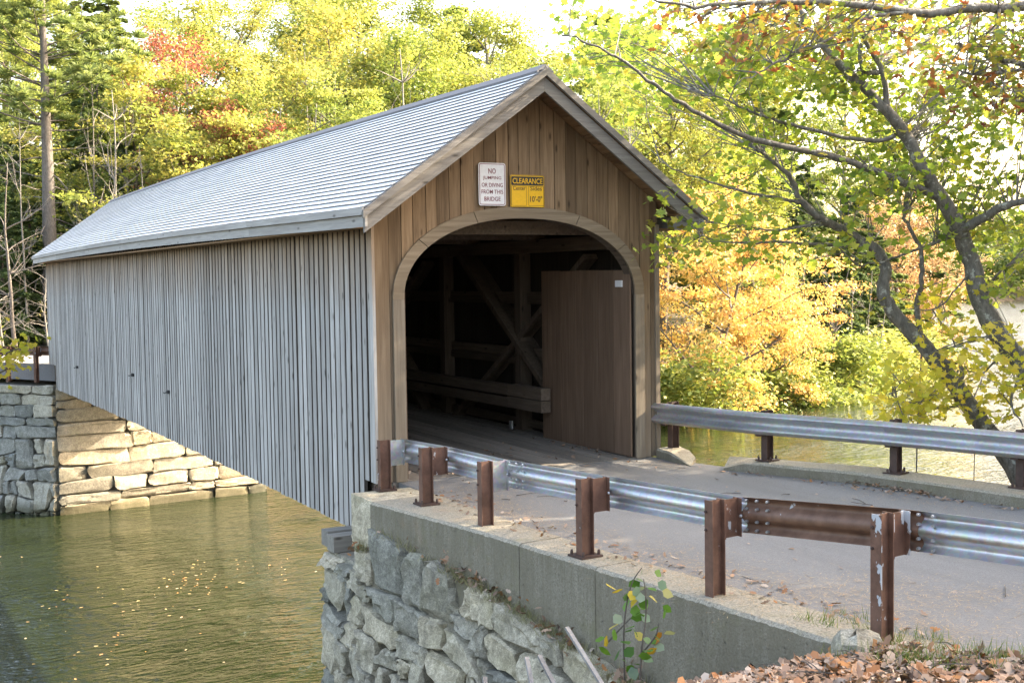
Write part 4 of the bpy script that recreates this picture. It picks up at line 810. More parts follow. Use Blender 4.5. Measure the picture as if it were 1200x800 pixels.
def make_conifer(seed, H, Rc, base, whorls, per_whorl, mat, bark, tr, kind, dead=0):
    rng = np.random.default_rng(seed); sk = MB(); tp, _ = wander(rng, (0, 0, -0.4), (0, 0, 1), H, 9, 0.015, 0.05); sk.tube(tp, np.linspace(tr, tr * 0.12, len(tp)), 9); V = []; Rr = []
    az = 0
    for i in range(dead):
        z = H * base * (0.25 + 0.75 * i / dead); az += 2.4; ln = Rc * rng.uniform(0.4, 1.0); bp, bd = wander(rng, (0, 0, z), (math.cos(az), math.sin(az), rng.uniform(-0.25, 0.2)), ln, 6, 0.14, -0.02); sk.tube(bp, np.linspace(tr * 0.11, 0.008, 7), 4, cap=False)
        for s_ in range(5):
            k = rng.integers(2, 6); sp, _ = wander(rng, bp[k], bd + rng.normal(0, 0.6, 3), ln * 0.35, 3, 0.2, 0); sk.tube(sp, [0.012, 0.008, 0.006, 0.004], 3, cap=False)
    for i in range(whorls):
        t = (i + 0.5) / whorls; z = H * (base + (0.99 - base) * t)
        for b in range(per_whorl):
            az += 2.4 + rng.normal(0, 0.3); ln = Rc * (1 - t) ** 0.75 * rng.uniform(0.6, 1.15) + 0.35; el = (0.10 + 0.5 * t) if kind == 'pine' else (0.05 - 0.1 * (1 - t)); zz = z + rng.normal(0, H * 0.012)
            bp, bd = wander(rng, (0, 0, zz), (math.cos(az) * math.cos(el), math.sin(az) * math.cos(el), math.sin(el)), ln, 5, 0.08, 0.05 if kind == 'pine' else -0.07); sk.tube(bp, np.linspace(tr * 0.14 * (1 - 0.6 * t), 0.008, 6), 4, cap=False)
            if kind == 'pine':
                pts = [bp[-1], bp[-2]] + [bp[rng.integers(2, 6)] + rng.normal(0, 0.35, 3) * np.array([1, 1, 0.3]) for _ in range(int(3 + ln * 2))]
                C = np.array(pts); n = 58; cc = np.repeat(C, n, 0); d = rng.normal(size=(len(cc), 3)); d[:, 2] = np.abs(d[:, 2]) * 0.8; d /= np.linalg.norm(d, axis=1)[:, None]
                P = cc + d * rng.uniform(0.02, 0.34, len(cc))[:, None]; a = np.cross(d, rng.normal(size=d.shape)); a /= np.linalg.norm(a, axis=1)[:, None]
                V.append(leaf_faces(rng, P, 1.0, RHOMB * np.array([0.10, 0.30]), fr=(a, d, np.cross(a, d)), curl=0)); Rr.append(np.clip(np.repeat(rng.random(len(C)), n) * 0.6 + rng.random(len(cc)) * 0.4, 0, 1))
            else:
                n = int(70 + ln * 150); f = rng.uniform(0.12, 1.0, n) ** 0.8; k = np.minimum((f * 5).astype(int), 4); P = bp[k] + (bp[k + 1] - bp[k]) * (f * 5 - k)[:, None]; sd = np.cross(bd, [0, 0, 1]); sd /= np.linalg.norm(sd) + 1e-9
                off = rng.normal(0, 0.30, n) * (ln * 0.45) * (1.15 - f); P = P + sd[None] * off[:, None]; P[:, 2] += rng.normal(0, 0.06, n) - np.abs(off) * 0.28
                V.append(leaf_faces(rng, P, rng.uniform(0.12, 0.24, n), RHOMB, 1.6)); Rr.append(np.clip(rng.random() * 0.5 + rng.random(n) * 0.5, 0, 1))
    return sk.mesh('trunk', bark, True), polymesh('crown', np.concatenate(V), 4, mat, np.concatenate(Rr))
def make_bare(seed, H, bark, tr, nl=12, spread=0.45, stems=1):
    rng = np.random.default_rng(seed); sk = MB()
    for st in range(stems):
        a0 = rng.uniform(0, 6.28); tp, _ = wander(rng, (0.2 * math.cos(a0) * (stems > 1), 0.2 * math.sin(a0) * (stems > 1), -0.3), (math.cos(a0) * 0.16 * (stems > 1), math.sin(a0) * 0.16 * (stems > 1), 1), H * rng.uniform(0.8, 1), 9, 0.06, 0.03); sk.tube(tp, np.linspace(tr, tr * 0.12, 10), 6); az = 0
        for i in range(nl):
            k = rng.integers(2, 9); az += 2.4; ln = H * spread * rng.uniform(0.3, 0.75) * (1.15 - k / 11); bp, bd = wander(rng, tp[k], (math.cos(az), math.sin(az), rng.uniform(0.1, 0.9)), ln, 5, 0.16, 0.04); r0 = tr * 0.32; sk.tube(bp, np.linspace(r0, 0.007, 6), 4, cap=False)
            for s_ in range(5):
                j = rng.integers(1, 6); sp, sd = wander(rng, bp[j], bd + rng.normal(0, 0.6, 3), ln * rng.uniform(0.25, 0.5), 3, 0.2, 0.03); sk.tube(sp, [r0 * 0.3, 0.009, 0.007, 0.005], 3, cap=False)
    return sk.mesh('trunk', bark, True), None
VAR = {
    'decid_a': make_decid(1, 14, 4.2, 0.28, 18, 8, 80, 0.145, 'leaf_yellow', 'bark_dark', sig=0.4, flat=0.65),
    'decid_b': make_decid(2, 15, 3.6, 0.34, 17, 8, 80, 0.145, 'leaf_yellowgreen', 'bark_dark', (0.05, 0.03), sig=0.4, flat=0.65),
    'decid_c': make_decid(3, 11, 3.9, 0.22, 16, 8, 80, 0.14, 'leaf_yellow', 'bark_dark', (-0.08, 0.05), sig=0.38, flat=0.6),
    'decid_d': make_decid(4, 9, 4.0, 0.12, 18, 8, 105, 0.125, 'leaf_orange', 'bark_dark', (0.18, 0.0), sig=0.36, flat=0.32, droop=0.12),
    'decid_e': make_decid(5, 13, 3.2, 0.36, 15, 7, 75, 0.135, 'leaf_yellowgreen', 'bark_pale', sig=0.42, flat=0.7, sparse=0.2),
    'shrub': make_decid(6, 3.0, 1.8, 0.06, 14, 4, 130, 0.10, 'leaf_yellowgreen', 'bark_dark', sig=0.32, tr=0.05),
    'shrub_b': make_decid(7, 2.2, 1.6, 0.05, 12, 4, 110, 0.09, 'leaf_yellow', 'bark_pale', sig=0.3, tr=0.04, sparse=0.25),
    'pine': make_conifer(8, 22, 4.6, 0.52, 13, 5, 'needles', 'bark_pine', 0.40, 'pine', 26),
    'hemlock': make_conifer(9, 12, 3.6, 0.06, 20, 6, 'needles_dark', 'bark_dark', 0.17, 'hemlock', 4),
    'hemlock_b': make_conifer(10, 9, 3.0, 0.04, 17, 6, 'needles', 'bark_dark', 0.13, 'hemlock', 3),
    'bare': make_bare(12, 11, 'bark_pale', 0.11), 'bare_b': make_bare(13, 8, 'bark_pale', 0.07, 10, 0.5, 3), 'bare_c': make_bare(14, 13, 'bark_pine', 0.14, 14, 0.5),
}
VH = {'decid_a': 14, 'decid_b': 15, 'decid_c': 11.2, 'decid_d': 9.3, 'decid_e': 13, 'shrub': 3.1, 'shrub_b': 2.4, 'pine': 22, 'hemlock': 12, 'hemlock_b': 9, 'bare': 11, 'bare_b': 8, 'bare_c': 13}
SEEN = {}
def plant(kind, u, D, vtop, pal=None, label=None, cat='tree', group=None, wide=1.0, name=None, rz=None, r=random.Random(77), pos=None, hgt=None):
    if pos is None: P = at(u, 330, D); x, y = float(P[0]), float(P[1])
    else: x, y = pos
    zb = float(height(np.array([x]), np.array([y]))[0])
    if hgt is None:
        d = (np.array([x, y, 0]) - CP); dep = d[0] * FW[0] + d[1] * FW[1]; hgt = at(u, vtop, D)[2] - zb
    k = max(hgt, 0.6) / VH[kind]; trunk, crown = VAR[kind]
    names = {'decid_a': 'maple_tree', 'decid_b': 'maple_tree', 'decid_c': 'maple_tree', 'decid_d': 'maple_tree', 'decid_e': 'slender_tree', 'shrub': 'shrub', 'shrub_b': 'shrub', 'pine': 'pine_tree', 'hemlock': 'hemlock_tree', 'hemlock_b': 'hemlock_tree', 'bare': 'bare_tree', 'bare_b': 'bare_tree', 'bare_c': 'bare_tree'}
    o = bpy.data.objects.new(name or names[kind], None); COL.objects.link(o); o.location = (x, y, zb); o.rotation_euler = (0, 0, r.uniform(0, 6.28) if rz is None else rz); o.scale = (k * wide, k * wide, k)
    t = bpy.data.objects.new('trunk', trunk); COL.objects.link(t); t.parent = o
    if crown is not None:
        c = bpy.data.objects.new('crown', crown); COL.objects.link(c); c.parent = o
        if pal: c.material_slots[0].link = 'OBJECT'; c.material_slots[0].material = MATS[pal]
    tag(o, label or '', cat, group); return o
PALW = {'leaf_yellow': 'golden yellow', 'leaf_yellowgreen': 'yellow green', 'leaf_green': 'green', 'leaf_orange': 'orange', 'leaf_red': 'red', 'leaf_pink': 'pinkish', 'needles': 'green', 'needles_dark': 'dark green', None: ''}
def zone(u):
    for lim, wd in ((20, 'at the left picture edge'), (90, 'beside the big pine trunk'), (190, 'above the far roof corner'), (300, 'above the far half of the ridge'), (420, 'above the middle of the ridge'), (540, 'above the near half of the ridge'), (650, 'behind the gable peak'), (765, 'beyond the right roof slope'), (880, 'above the right eave'), (1000, 'behind the right maple limbs'), (1120, 'between the maple stems'), (1400, 'at the right picture edge')):
        if u < lim: return wd
def forest(kind, u, D, vtop, pal=None, row='', wide=1.0, **k):
    kw = {'decid_a': 'maple', 'decid_b': 'tall maple', 'decid_c': 'broad maple', 'decid_d': 'spreading maple', 'decid_e': 'slender leafy tree', 'shrub': 'shrub', 'shrub_b': 'low shrub', 'pine': 'white pine', 'hemlock': 'hemlock', 'hemlock_b': 'young hemlock', 'bare': 'bare pale tree', 'bare_b': 'bare many stemmed tree', 'bare_c': 'bare branching tree'}[kind]
    lab = ' '.join(x for x in (row, PALW[pal], kw, zone(u)) if x); gp = 'trees on the wooded far bank'
    return plant(kind, u, D, vtop, pal, lab, 'shrub' if 'shrub' in kind else 'tree', gp if 'shrub' not in kind else 'shrubs along the far shore', wide, **k)
Y_, YG, GR, OR, RD, PK, ND, NDD = 'leaf_yellow', 'leaf_yellowgreen', 'leaf_green', 'leaf_orange', 'leaf_red', 'leaf_pink', 'needles', 'needles_dark'
# back row along the skyline
for i, (u, D, v, kd, pl) in enumerate(((-60, 96, -40, 'hemlock', ND), (10, 104, -60, 'pine', None), (78, 100, -10, 'decid_b', YG), (135, 108, -20, 'hemlock', ND), (205, 104, 12, 'decid_e', YG), (262, 100, 12, 'decid_a', Y_), (318, 106, -25, 'decid_b', YG), (372, 102, -5, 'decid_a', YG), (428, 108, 4, 'decid_e', YG), (486, 104, -8, 'decid_b', YG), (540, 110, 10, 'hemlock', ND), (592, 104, 8, 'decid_e', YG), (650, 106, 36, 'decid_a', YG), (708, 112, 20, 'hemlock', ND), (760, 104, 24, 'decid_b', YG), (815, 110, 36, 'decid_a', Y_), (872, 106, 50, 'hemlock_b', ND), (930, 112, 60, 'decid_b', YG), (985, 108, 96, 'decid_e', YG), (1040, 116, 130, 'hemlock', NDD))):
    forest(kd, u, D, v, pl, 'skyline', 1.15)
# middle row
for u, D, v, kd, pl, row, wd in ((-30, 66, 60, 'hemlock', NDD, 'tall', 1.0), (30, 70, 120, 'hemlock', NDD, 'mid', 1.0), (118, 72, 70, 'hemlock', ND, 'mid', 1.0), (170, 76, 150, 'hemlock_b', NDD, 'mid', 1.1), (215, 64, 48, 'decid_e', RD, 'half bare', 0.9), (285, 70, 20, 'decid_a', Y_, 'tall', 1.0), (345, 74, 10, 'decid_c', Y_, 'tall', 1.0), (400, 70, 42, 'decid_e', Y_, 'mid', 1.1), (455, 74, 36, 'decid_b', YG, 'mid', 1.0), (505, 70, 60, 'decid_c', YG, 'mid', 1.0), (560, 74, 50, 'decid_a', YG, 'mid', 1.0), (612, 70, 70, 'decid_e', YG, 'mid', 1.1), (672, 74, 80, 'decid_c', YG, 'mid', 1.0), (722, 80, 96, 'decid_b', YG, 'mid', 1.0), (775, 76, 70, 'decid_a', Y_, 'mid', 1.0), (830, 82, 110, 'decid_c', Y_, 'mid', 1.0), (890, 84, 150, 'decid_a', YG, 'mid', 1.0), (945, 90, 190, 'hemlock', NDD, 'mid', 1.0), (1000, 94, 220, 'hemlock', NDD, 'mid', 1.0), (1058, 104, 230, 'decid_c', PK, 'mid', 1.0)):
    forest(kd, u, D, v, pl, row, wd)
for u, D, v, kd, pl, row, wd in ((-25, 88, 0, 'decid_b', YG, 'far', 1.2), (45, 84, 30, 'decid_a', YG, 'far', 1.1), (105, 90, 5, 'hemlock', ND, 'far', 1.2), (150, 86, 60, 'decid_b', YG, 'far', 1.1), (15, 78, 150, 'decid_c', GR, 'far', 1.2), (75, 76, 190, 'hemlock', ND, 'far', 1.2)):
    forest(kd, u, D, v, pl, row, wd)
# front of the far bank, left
plant('pine', 58, 56, -95, None, 'big white pine with straight grey trunk and dead lower branches', 'tree', wide=1.15, rz=0.8)
forest('hemlock_b', 5, 55, 225, NDD, 'front', 1.3); forest('hemlock_b', 100, 58, 250, ND, 'front', 1.2); forest('hemlock_b', 40, 60, 190, ND, 'front', 1.2); forest('hemlock', 150, 60, 165, NDD, 'front', 1.0)
forest('bare', 135, 54, 95, None, 'front', 1.0); forest('bare_c', 18, 52, 150, None, 'front', 1.1); forest('bare_b', 165, 56, 150, None, 'front', 1.0); forest('bare_c', 85, 53, 175, None, 'front', 1.0); forest('bare_b', 5, 51, 250, None, 'front', 1.2); forest('bare_b', 60, 50, 275, None, 'front', 1.1)
for u, D, v in ((112, 57, 60), (152, 59, 40), (196, 62, 55), (300, 64, 70), (362, 64, 50), (400, 66, 70), (590, 68, 60), (30, 54, 120)): forest('bare', u, D, v, None, 'slim', 0.6)
plant('decid_d', 175, 58, 92, Y_, 'low golden maple spreading above the far roof edge', 'tree', 'trees on the wooded far bank', 1.1, rz=2.2); plant('decid_d', 262, 60, 128, Y_, 'golden green maple hanging over the ridge line', 'tree', 'trees on the wooded far bank', 1.0, rz=0.4)
plant('decid_c', 246, 59, 128, RD, 'small red maple glowing among yellow leaves', 'tree', 'trees on the wooded far bank', 0.8); forest('bare_b', 330, 58, 95, None, 'front', 1.2); forest('bare', 225, 60, 60, None, 'front', 1.0); forest('bare', 470, 62, 45, None, 'front', 1.1); forest('bare_c', 540, 66, 40, None, 'front', 1.0)
plant('decid_d', 345, 62, 96, Y_, 'bright yellow maple leaning over the mid roof', 'tree', 'trees on the wooded far bank', 1.0, rz=3.5); plant('decid_d', 420, 62, 120, YG, 'rounded lime green maple behind the roof', 'tree', 'trees on the wooded far bank', 1.0, rz=5.0)
for u, v in ((702, 90), (735, 110), (748, 125)): forest('bare', u, 66 + u % 7, v, None, 'thin', 0.7)
# right: orange maple at the waterline and its neighbours
plant('decid_d', 820, 67, 240, OR, 'brilliant orange maple leaning over the far waterline', 'tree', None, 0.85, rz=0.1)
plant('decid_d', 884, 72, 300, OR, 'pale orange maple drooping to the water beside the brilliant one', 'tree', None, 0.75, rz=0.9)
plant('decid_d', 850, 80, 262, Y_, 'yellow maple behind the two orange maples', 'tree', None, 0.9, rz=1.9)
for u, D, v, kd, pl, wd in ((786, 65, 415, 'shrub', YG, 1.2), (815, 66.5, 440, 'shrub', YG, 1.1), (842, 68, 442, 'shrub_b', GR, 1.2), (868, 70, 440, 'shrub', GR, 1.1), (905, 73, 415, 'shrub', GR, 1.2), (938, 77, 402, 'shrub', YG, 1.2), (962, 80, 405, 'shrub_b', YG, 1.4), (985, 83, 395, 'shrub', YG, 1.2), (1012, 88, 396, 'shrub_b', Y_, 1.5), (1036, 94, 386, 'shrub', YG, 1.3), (1058, 101, 388, 'shrub_b', OR, 1.6)):
    forest(kd, u, D, v, pl, 'shore', wd)
for u, D, v, kd in ((945, 78, 300, 'bare'), (965, 80, 270, 'bare_c'), (978, 79, 310, 'bare'), (1000, 84, 300, 'bare_b'), (930, 76, 330, 'bare_b')): forest(kd, u, D, v, None, 'shore', 0.8)
forest('hemlock_b', 925, 80, 300, ND, 'shore', 1.1); forest('hemlock_b', 985, 90, 290, NDD, 'shore', 1.2); forest('hemlock_b', 1030, 98, 280, ND, 'shore', 1.2); forest('decid_c', 1075, 112, 290, PK, 'shore', 1.1)
# woods on the far lake shore
rf = random.Random(5); Vf = []; Rf = []
rngf = np.random.default_rng(3); Cs = []
for i in range(1000):
    u = rf.uniform(1000, 1750); D = rf.uniform(225, 400); P = at(u, 330, D); z = float(height(np.array([P[0]]), np.array([P[1]]))[0])
    if z < -4.5: continue
    h = rf.uniform(6, 11)
    for q in range(6): Cs.append((P[0] + rf.gauss(0, 1.6), P[1] + rf.gauss(0, 1.6), z + h * (0.05 + 0.95 * q / 6)))
V, r_ = leaf_cloud(rngf, np.array(Cs), 22, 1.6, 0.8, 1.1); o = obj('far_woods', polymesh('far_woods', V, 4, 'leaf_green', r_)); struct(o, 'hazy wooded hills across the lake', 'stuff'); 
Cu = []
for i in range(3400):
    u = rf.uniform(-120, 1120); D = rf.uniform(47, 105) if i % 2 else rf.uniform(50, 80); P = at(u, 330, D); x, y = float(P[0]), float(P[1]); df_ = float(sdist(FAR, np.array([x]), np.array([y]))[0])
    if df_ < 2.2 or (-27 < x < 5.5 and y < 52): continue
    Cu.append((x, y, float(height(np.array([x]), np.array([y]))[0]) + rf.uniform(0.1, 0.9)))
V, r_ = leaf_cloud(rngf, np.array(Cu), 24, 0.55, 0.55, 0.15); struct(obj('undergrowth', polymesh('undergrowth', V, 4, 'leaf_green', r_)), 'green undergrowth beneath the far bank trees', 'stuff')
# woods on the near bank beyond the frame: they keep the road and the portal in shade
for i, (x, y, h, kd, pl) in enumerate(((12.0, -6.5, 11.5, 'decid_c', GR), (14.5, -9.0, 10.5, 'decid_d', GR), (11.5, -11.5, 9.5, 'hemlock_b', ND), (17.5, -7.0, 13.5, 'decid_c', GR), (13.0, -4.2, 10.5, 'hemlock_b', ND), (17.0, -3.6, 13, 'decid_a', GR), (16.5, -12.5, 11, 'decid_a', GR), (20.5, -10.5, 12, 'hemlock', ND), (13.5, -15, 11, 'decid_c', GR), (20, -15.5, 13, 'decid_a', GR), (9.5, -14.5, 11, 'hemlock', ND), (10.8, -6.2, 10.5, 'hemlock', ND), (11.2, -8.8, 11, 'hemlock', ND), (15.2, -6.6, 12.5, 'hemlock', ND))):
    plant(kd, 0, 0, 0, pl, '%s on the near bank beyond the maple' % ('dense hemlock' if kd == 'hemlock' else 'tall green oak'), 'tree', 'near bank woods', 1.25, pos=(x, y), hgt=h, name='hemlock_tree' if kd == 'hemlock' else 'oak_tree')

# ------------------------------------------------------------------ the maple beside the right guardrail
def smooth_path(pts, n=5):
    P = np.array([at(*p) for p in pts]); t = np.arange(len(P)); out = []
    for k in range(len(P) - 1):
        p0, p1, p2, p3 = P[max(k - 1, 0)], P[k], P[k + 1], P[min(k + 2, len(P) - 1)]
        for s_ in np.arange(n) / n: out.append(0.5 * (2 * p1 + (p2 - p0) * s_ + (2 * p0 - 5 * p1 + 4 * p2 - p3) * s_ ** 2 + (3 * p1 - p0 - 3 * p2 + p3) * s_ ** 3))
    out.append(P[-1]); return np.array(out)
rm = np.random.default_rng(21)
BR = []
def limb(mb_, pts, r0, r1, n=9):
    p = smooth_path(pts); k = len(p); j = rm.normal(0, 0.012, p.shape) * np.linspace(0.3, 1, k)[:, None]; p = p + j; r = np.linspace(r0, r1, k) * (1 + rm.normal(0, 0.04, k)); mb_.tube(p, r, n); BR.append((p, r)); return p
B0 = at(1243, 668, 17.9); gz = float(height(np.array([B0[0]]), np.array([B0[1]]))[0])
maple = thing('maple_tree', 'leaning two stemmed maple with lichened bark beside the right guardrail', 'tree', (B0[0], B0[1], gz))
mt = MB(); lean0 = (B0[0] + 0.15, B0[1] - 0.1, gz - 0.4)
pts = [(1243, 668, 17.9), (1215, 600, 17.9), (1180, 535, 18.0), (1145, 488, 18.0), (1105, 432, 18.0), (1080, 402, 18.0), (1052, 372, 18.0), (1036, 345, 18.0), (1038, 315, 18.1), (1030, 296, 18.1), (1010, 282, 18.1), (985, 268, 18.0), (962, 256, 17.8), (939, 236, 17.7), (928, 210, 17.6), (905, 188, 17.5), (886, 176, 17.4)]
p1 = limb(mt, pts, 0.155, 0.018, 12); mt.tube([lean0, p1[0] * 0.5 + np.array(lean0) * 0.5, p1[1]], [0.34, 0.26, 0.21], 12)
p2 = limb(mt, [(1243, 668, 17.9), (1236, 560, 17.8), (1218, 470, 17.7), (1198, 428, 17.7), (1172, 396, 17.6), (1150, 355, 17.6), (1140, 312, 17.6), (1129, 282, 17.6), (1121, 262, 17.5), (1101, 229, 17.4), (1082, 199, 17.3), (1064, 162, 17.3), (1042, 133, 17.2), (1014, 105, 17.2), (987, 79, 17.1), (957, 45, 17.0), (940, 18, 17.0), (925, -20, 17)], 0.175, 0.035, 12)
obj('trunk', mt.mesh('trunk', 'bark_maple', True), maple)
LIMBS = [
 ([(1101, 232, 17.4), (1060, 214, 17.2), (1010, 195, 17.0), (961, 180, 16.8), (915, 171, 16.6), (875, 161, 16.5), (838, 143, 16.3), (800, 122, 16.1), (765, 98, 16.0), (735, 75, 15.9), (700, 55, 15.8), (660, 40, 15.8)], 0.075, 0.012),
 ([(1048, 160, 17.3), (1025, 165, 17.2), (980, 159, 17.1), (927, 146, 17.0), (895, 136, 16.9), (875, 129, 16.9), (849, 116, 16.8), (820, 112, 16.7)], 0.045, 0.01),
 ([(939, 238, 17.7), (910, 232, 17.5), (875, 225, 17.4), (837, 214, 17.3), (800, 202, 17.1), (775, 190, 17)], 0.035, 0.008),
 ([(1012, 290, 18.1), (976, 287, 17.8), (945, 286, 17.6), (912, 283, 17.5), (880, 285, 17.4), (845, 283, 17.2), (815, 272, 17.1)], 0.04, 0.008),
 ([(965, 258, 17.8), (935, 266, 17.6), (905, 270, 17.5), (870, 264, 17.4), (835, 262, 17.3)], 0.028, 0.007),
 ([(1040, 128, 17.2), (1036, 95, 17.1), (1029, 71, 17.1), (1016, 52, 17.0), (1008, 20, 17.0), (1005, -15, 17)], 0.06, 0.025),
 ([(1030, 85, 17.1), (1012, 82, 17.0), (1008, 55, 17.0), (1009, 40, 17.0)], 0.045, 0.03),
 ([(1125, 268, 17.5), (1134, 266, 17.4), (1152, 255, 17.2), (1175, 243, 17.0), (1205, 233, 16.8), (1250, 215, 16.5)], 0.095, 0.05),
 ([(1080, 402, 18.0), (1077, 385, 18.0), (1075, 360, 18.0), (1080, 325, 17.9), (1079, 292, 17.9), (1065, 267, 17.8), (1058, 250, 17.8)], 0.065, 0.025),
 ([(1079, 292, 17.9), (1105, 281, 17.8), (1124, 274, 17.6)], 0.03, 0.028),
 ([(1079, 290, 17.9), (1060, 298, 17.8), (1035, 306, 17.6), (1005, 312, 17.4)], 0.028, 0.01),
 ([(1075, 396, 18.0), (1098, 414, 17.9), (1112, 425, 17.8), (1126, 427, 17.7), (1128, 452, 17.7), (1127, 470, 17.7)], 0.045, 0.03),
 ([(1140, 470, 18.0), (1120, 476, 17.7), (1090, 478, 17.4), (1060, 470, 17.2), (1042, 462, 17.0)], 0.022, 0.006),
 ([(1165, 392, 17.6), (1120, 405, 17.3), (1085, 415, 17.1)], 0.02, 0.006),
 ([(1140, 315, 17.6), (1100, 360, 17.3), (1065, 361, 17.1)], 0.02, 0.006),
 ([(1150, 352, 17.6), (1170, 320, 17.3), (1200, 300, 17.1)], 0.03, 0.01),
 ([(1180, 405, 17.6), (1150, 440, 17.3), (1120, 452, 17.2)], 0.022, 0.006),
 ([(1200, 430, 17.6), (1185, 470, 17.2), (1200, 500, 17.0)], 0.03, 0.01),
]
lm = []
for pts, r0, r1 in LIMBS:
    m = MB(); limb(m, pts, r0 * 0.78, r1 * 0.85, 7); o = obj('limb', m.mesh('limb', 'bark_maple', True), maple)
BP = np.concatenate([p for p, r in BR])
def sprays(regions, mb_, rs, ref, per, spread, D0, D1):
    """leaf clusters inside ellipsoids seen at (u, v, ru, rv), each hung on a twig from the nearest limb"""
    C = []
    for (u, v, ru, rv, n) in regions:
        for k in range(n):
            a, q = rs.uniform(0, 6.28), math.sqrt(rs.random()); P = at(u + ru * q * math.cos(a), v + rv * q * math.sin(a), rs.uniform(D0, D1)); d = np.linalg.norm(ref - P, axis=1); near = ref[np.argmin(d + rs.uniform(0, 0.35, len(d)))]
            mid = (P + near) / 2 + rs.normal(0, 0.10, 3) + np.array([0, 0, 0.08]); mb_.tube([near, near * 0.6 + mid * 0.4, mid, mid * 0.4 + P * 0.6, P], [0.013, 0.01, 0.008, 0.006, 0.004], 4, cap=False); C.append(P)
            for s_ in range(2):
                Q = P + rs.normal(0, spread * 0.9, 3) * np.array([1, 1, 0.6]); mb_.tube([mid * 0.4 + P * 0.6, (P + Q) / 2, Q], [0.006, 0.005, 0.003], 3, cap=False); C.append(Q)
    return np.array(C)
def hang_leaves(rs, C, per, spread, smin, smax, shape, lo=0.0, hi=1.0):
    n = len(C) * per; cc = np.repeat(C, per, 0); P = cc + rs.normal(size=(n, 3)) * np.array([spread, spread, spread * 0.6]); b = np.repeat(rs.random(len(C)), per)
    return leaf_faces(rs, P, rs.uniform(smin, smax, n), shape, 0.5, 0.45), np.clip(lo + (hi - lo) * (0.55 * b + 0.45 * rs.random(n)), 0, 1)
tw = MB()
REG = [(1080, 70, 130, 65, 50), (960, 60, 110, 60, 38), (1150, 120, 70, 50, 22), (1130, 205, 80, 40, 30), (1010, 205, 60, 45, 14), (940, 150, 60, 40, 10), (1040, 130, 50, 40, 10), (880, 60, 90, 50, 28), (790, 55, 100, 50, 28), (705, 50, 45, 40, 12), (850, 115, 70, 35, 14), (760, 125, 60, 40, 8), (900, 180, 70, 25, 5), (850, 240, 60, 35, 10), (800, 285, 40, 20, 6), (905, 280, 60, 18, 6), (970, 300, 40, 16, 4), (1130, 285, 60, 16, 7), (1175, 275, 40, 25, 10), (1190, 340, 30, 40, 5), (1300, 120, 90, 160, 60), (1330, 0, 120, 80, 40)]
Cm = sprays(REG, tw, rm, BP, 12, 0.25, 16.6, 21.0); V, r = hang_leaves(rm, Cm, 9, 0.24, 0.095, 0.16, MAPLE)
struct(obj('twigs', tw.mesh('twigs', 'bark_maple'), maple), None, 'stuff'); c = obj('crown', polymesh('crown', V, len(MAPLE), 'leaf_maple', r), maple)
tw = MB(); REG = [(1068, 466, 30, 24, 12), (1110, 455, 40, 28, 11), (1165, 410, 35, 25, 5), (1185, 470, 25, 35, 6), (1095, 352, 40, 14, 4), (1130, 390, 30, 15, 3)]
Cl = sprays(REG, tw, rm, BP, 10, 0.25, 16.2, 19.0); V, r = hang_leaves(rm, Cl, 9, 0.18, 0.09, 0.15, MAPLE)
struct(obj('low_twigs', tw.mesh('twigs', 'bark_maple'), maple), None, 'stuff'); tag(obj('low_crown', polymesh('low_crown', V, len(MAPLE), 'leaf_maple_low', r), maple), 'yellow low leaves hanging over the rail')
# oak whose limb reaches in along the top of the view
oakb = at(1530, 520, 15.5); og = float(height(np.array([oakb[0]]), np.array([oakb[1]]))[0]); BR2 = len(BR)
oak = thing('oak_tree', 'oak with russet leaves whose limb reaches in along the top', 'tree', (oakb[0], oakb[1], og))
m = MB(); tpo = at(1500, -150, 15); m.tube([(oakb[0], oakb[1], og - 0.4), oakb * 0.6 + tpo * 0.4, tpo, at(1490, -420, 15)], [0.36, 0.3, 0.24, 0.12], 12); obj('trunk', m.mesh('trunk', 'bark_maple', True), oak)
for pts, r0, r1 in (([(1500, -60, 15), (1380, -20, 14.6), (1270, 0, 14.3), (1190, 8, 14.2), (1140, 10, 14.1), (1090, 16, 14.0), (1020, 8, 13.9), (950, 2, 13.8), (880, 4, 13.7), (800, 6, 13.6), (740, -5, 13.5)], 0.085, 0.009), ([(1090, 14, 14.0), (1040, 16, 13.9), (1010, 24, 13.8), (965, 50, 13.6), (925, 66, 13.5), (895, 82, 13.4), (860, 100, 13.3)], 0.028, 0.006), ([(1270, 60, 14.2), (1225, 82, 14.0), (1190, 74, 13.9), (1155, 62, 13.8), (1120, 50, 13.7)], 0.05, 0.012), ([(1230, 78, 14.0), (1180, 84, 13.8), (1140, 86, 13.7), (1105, 78, 13.6)], 0.025, 0.008), ([(1170, 12, 14.1), (1168, 50, 14.0), (1155, 80, 13.9), (1160, 100, 13.8)], 0.02, 0.006), ([(1260, 100, 14.2), (1200, 118, 14.0), (1165, 112, 13.9)], 0.03, 0.008), ([(1430, -30, 14.8), (1350, 60, 14.4), (1270, 60, 14.2), (1265, 100, 14.2)], 0.07, 0.04)):
    m = MB(); limb(m, pts, r0, r1, 7); obj('limb', m.mesh('limb', 'bark_maple', True), oak)
OP = np.concatenate([p for p, r in BR[BR2:]]); tw = MB()
REG = [(1150, 40, 70, 45, 26), (1040, 22, 70, 28, 18), (940, 30, 70, 34, 18), (850, 30, 60, 34, 10), (1185, 100, 40, 40, 14), (900, 70, 60, 25, 8), (1120, 85, 30, 25, 6), (1320, 60, 90, 90, 30), (1440, 0, 100, 150, 40)]
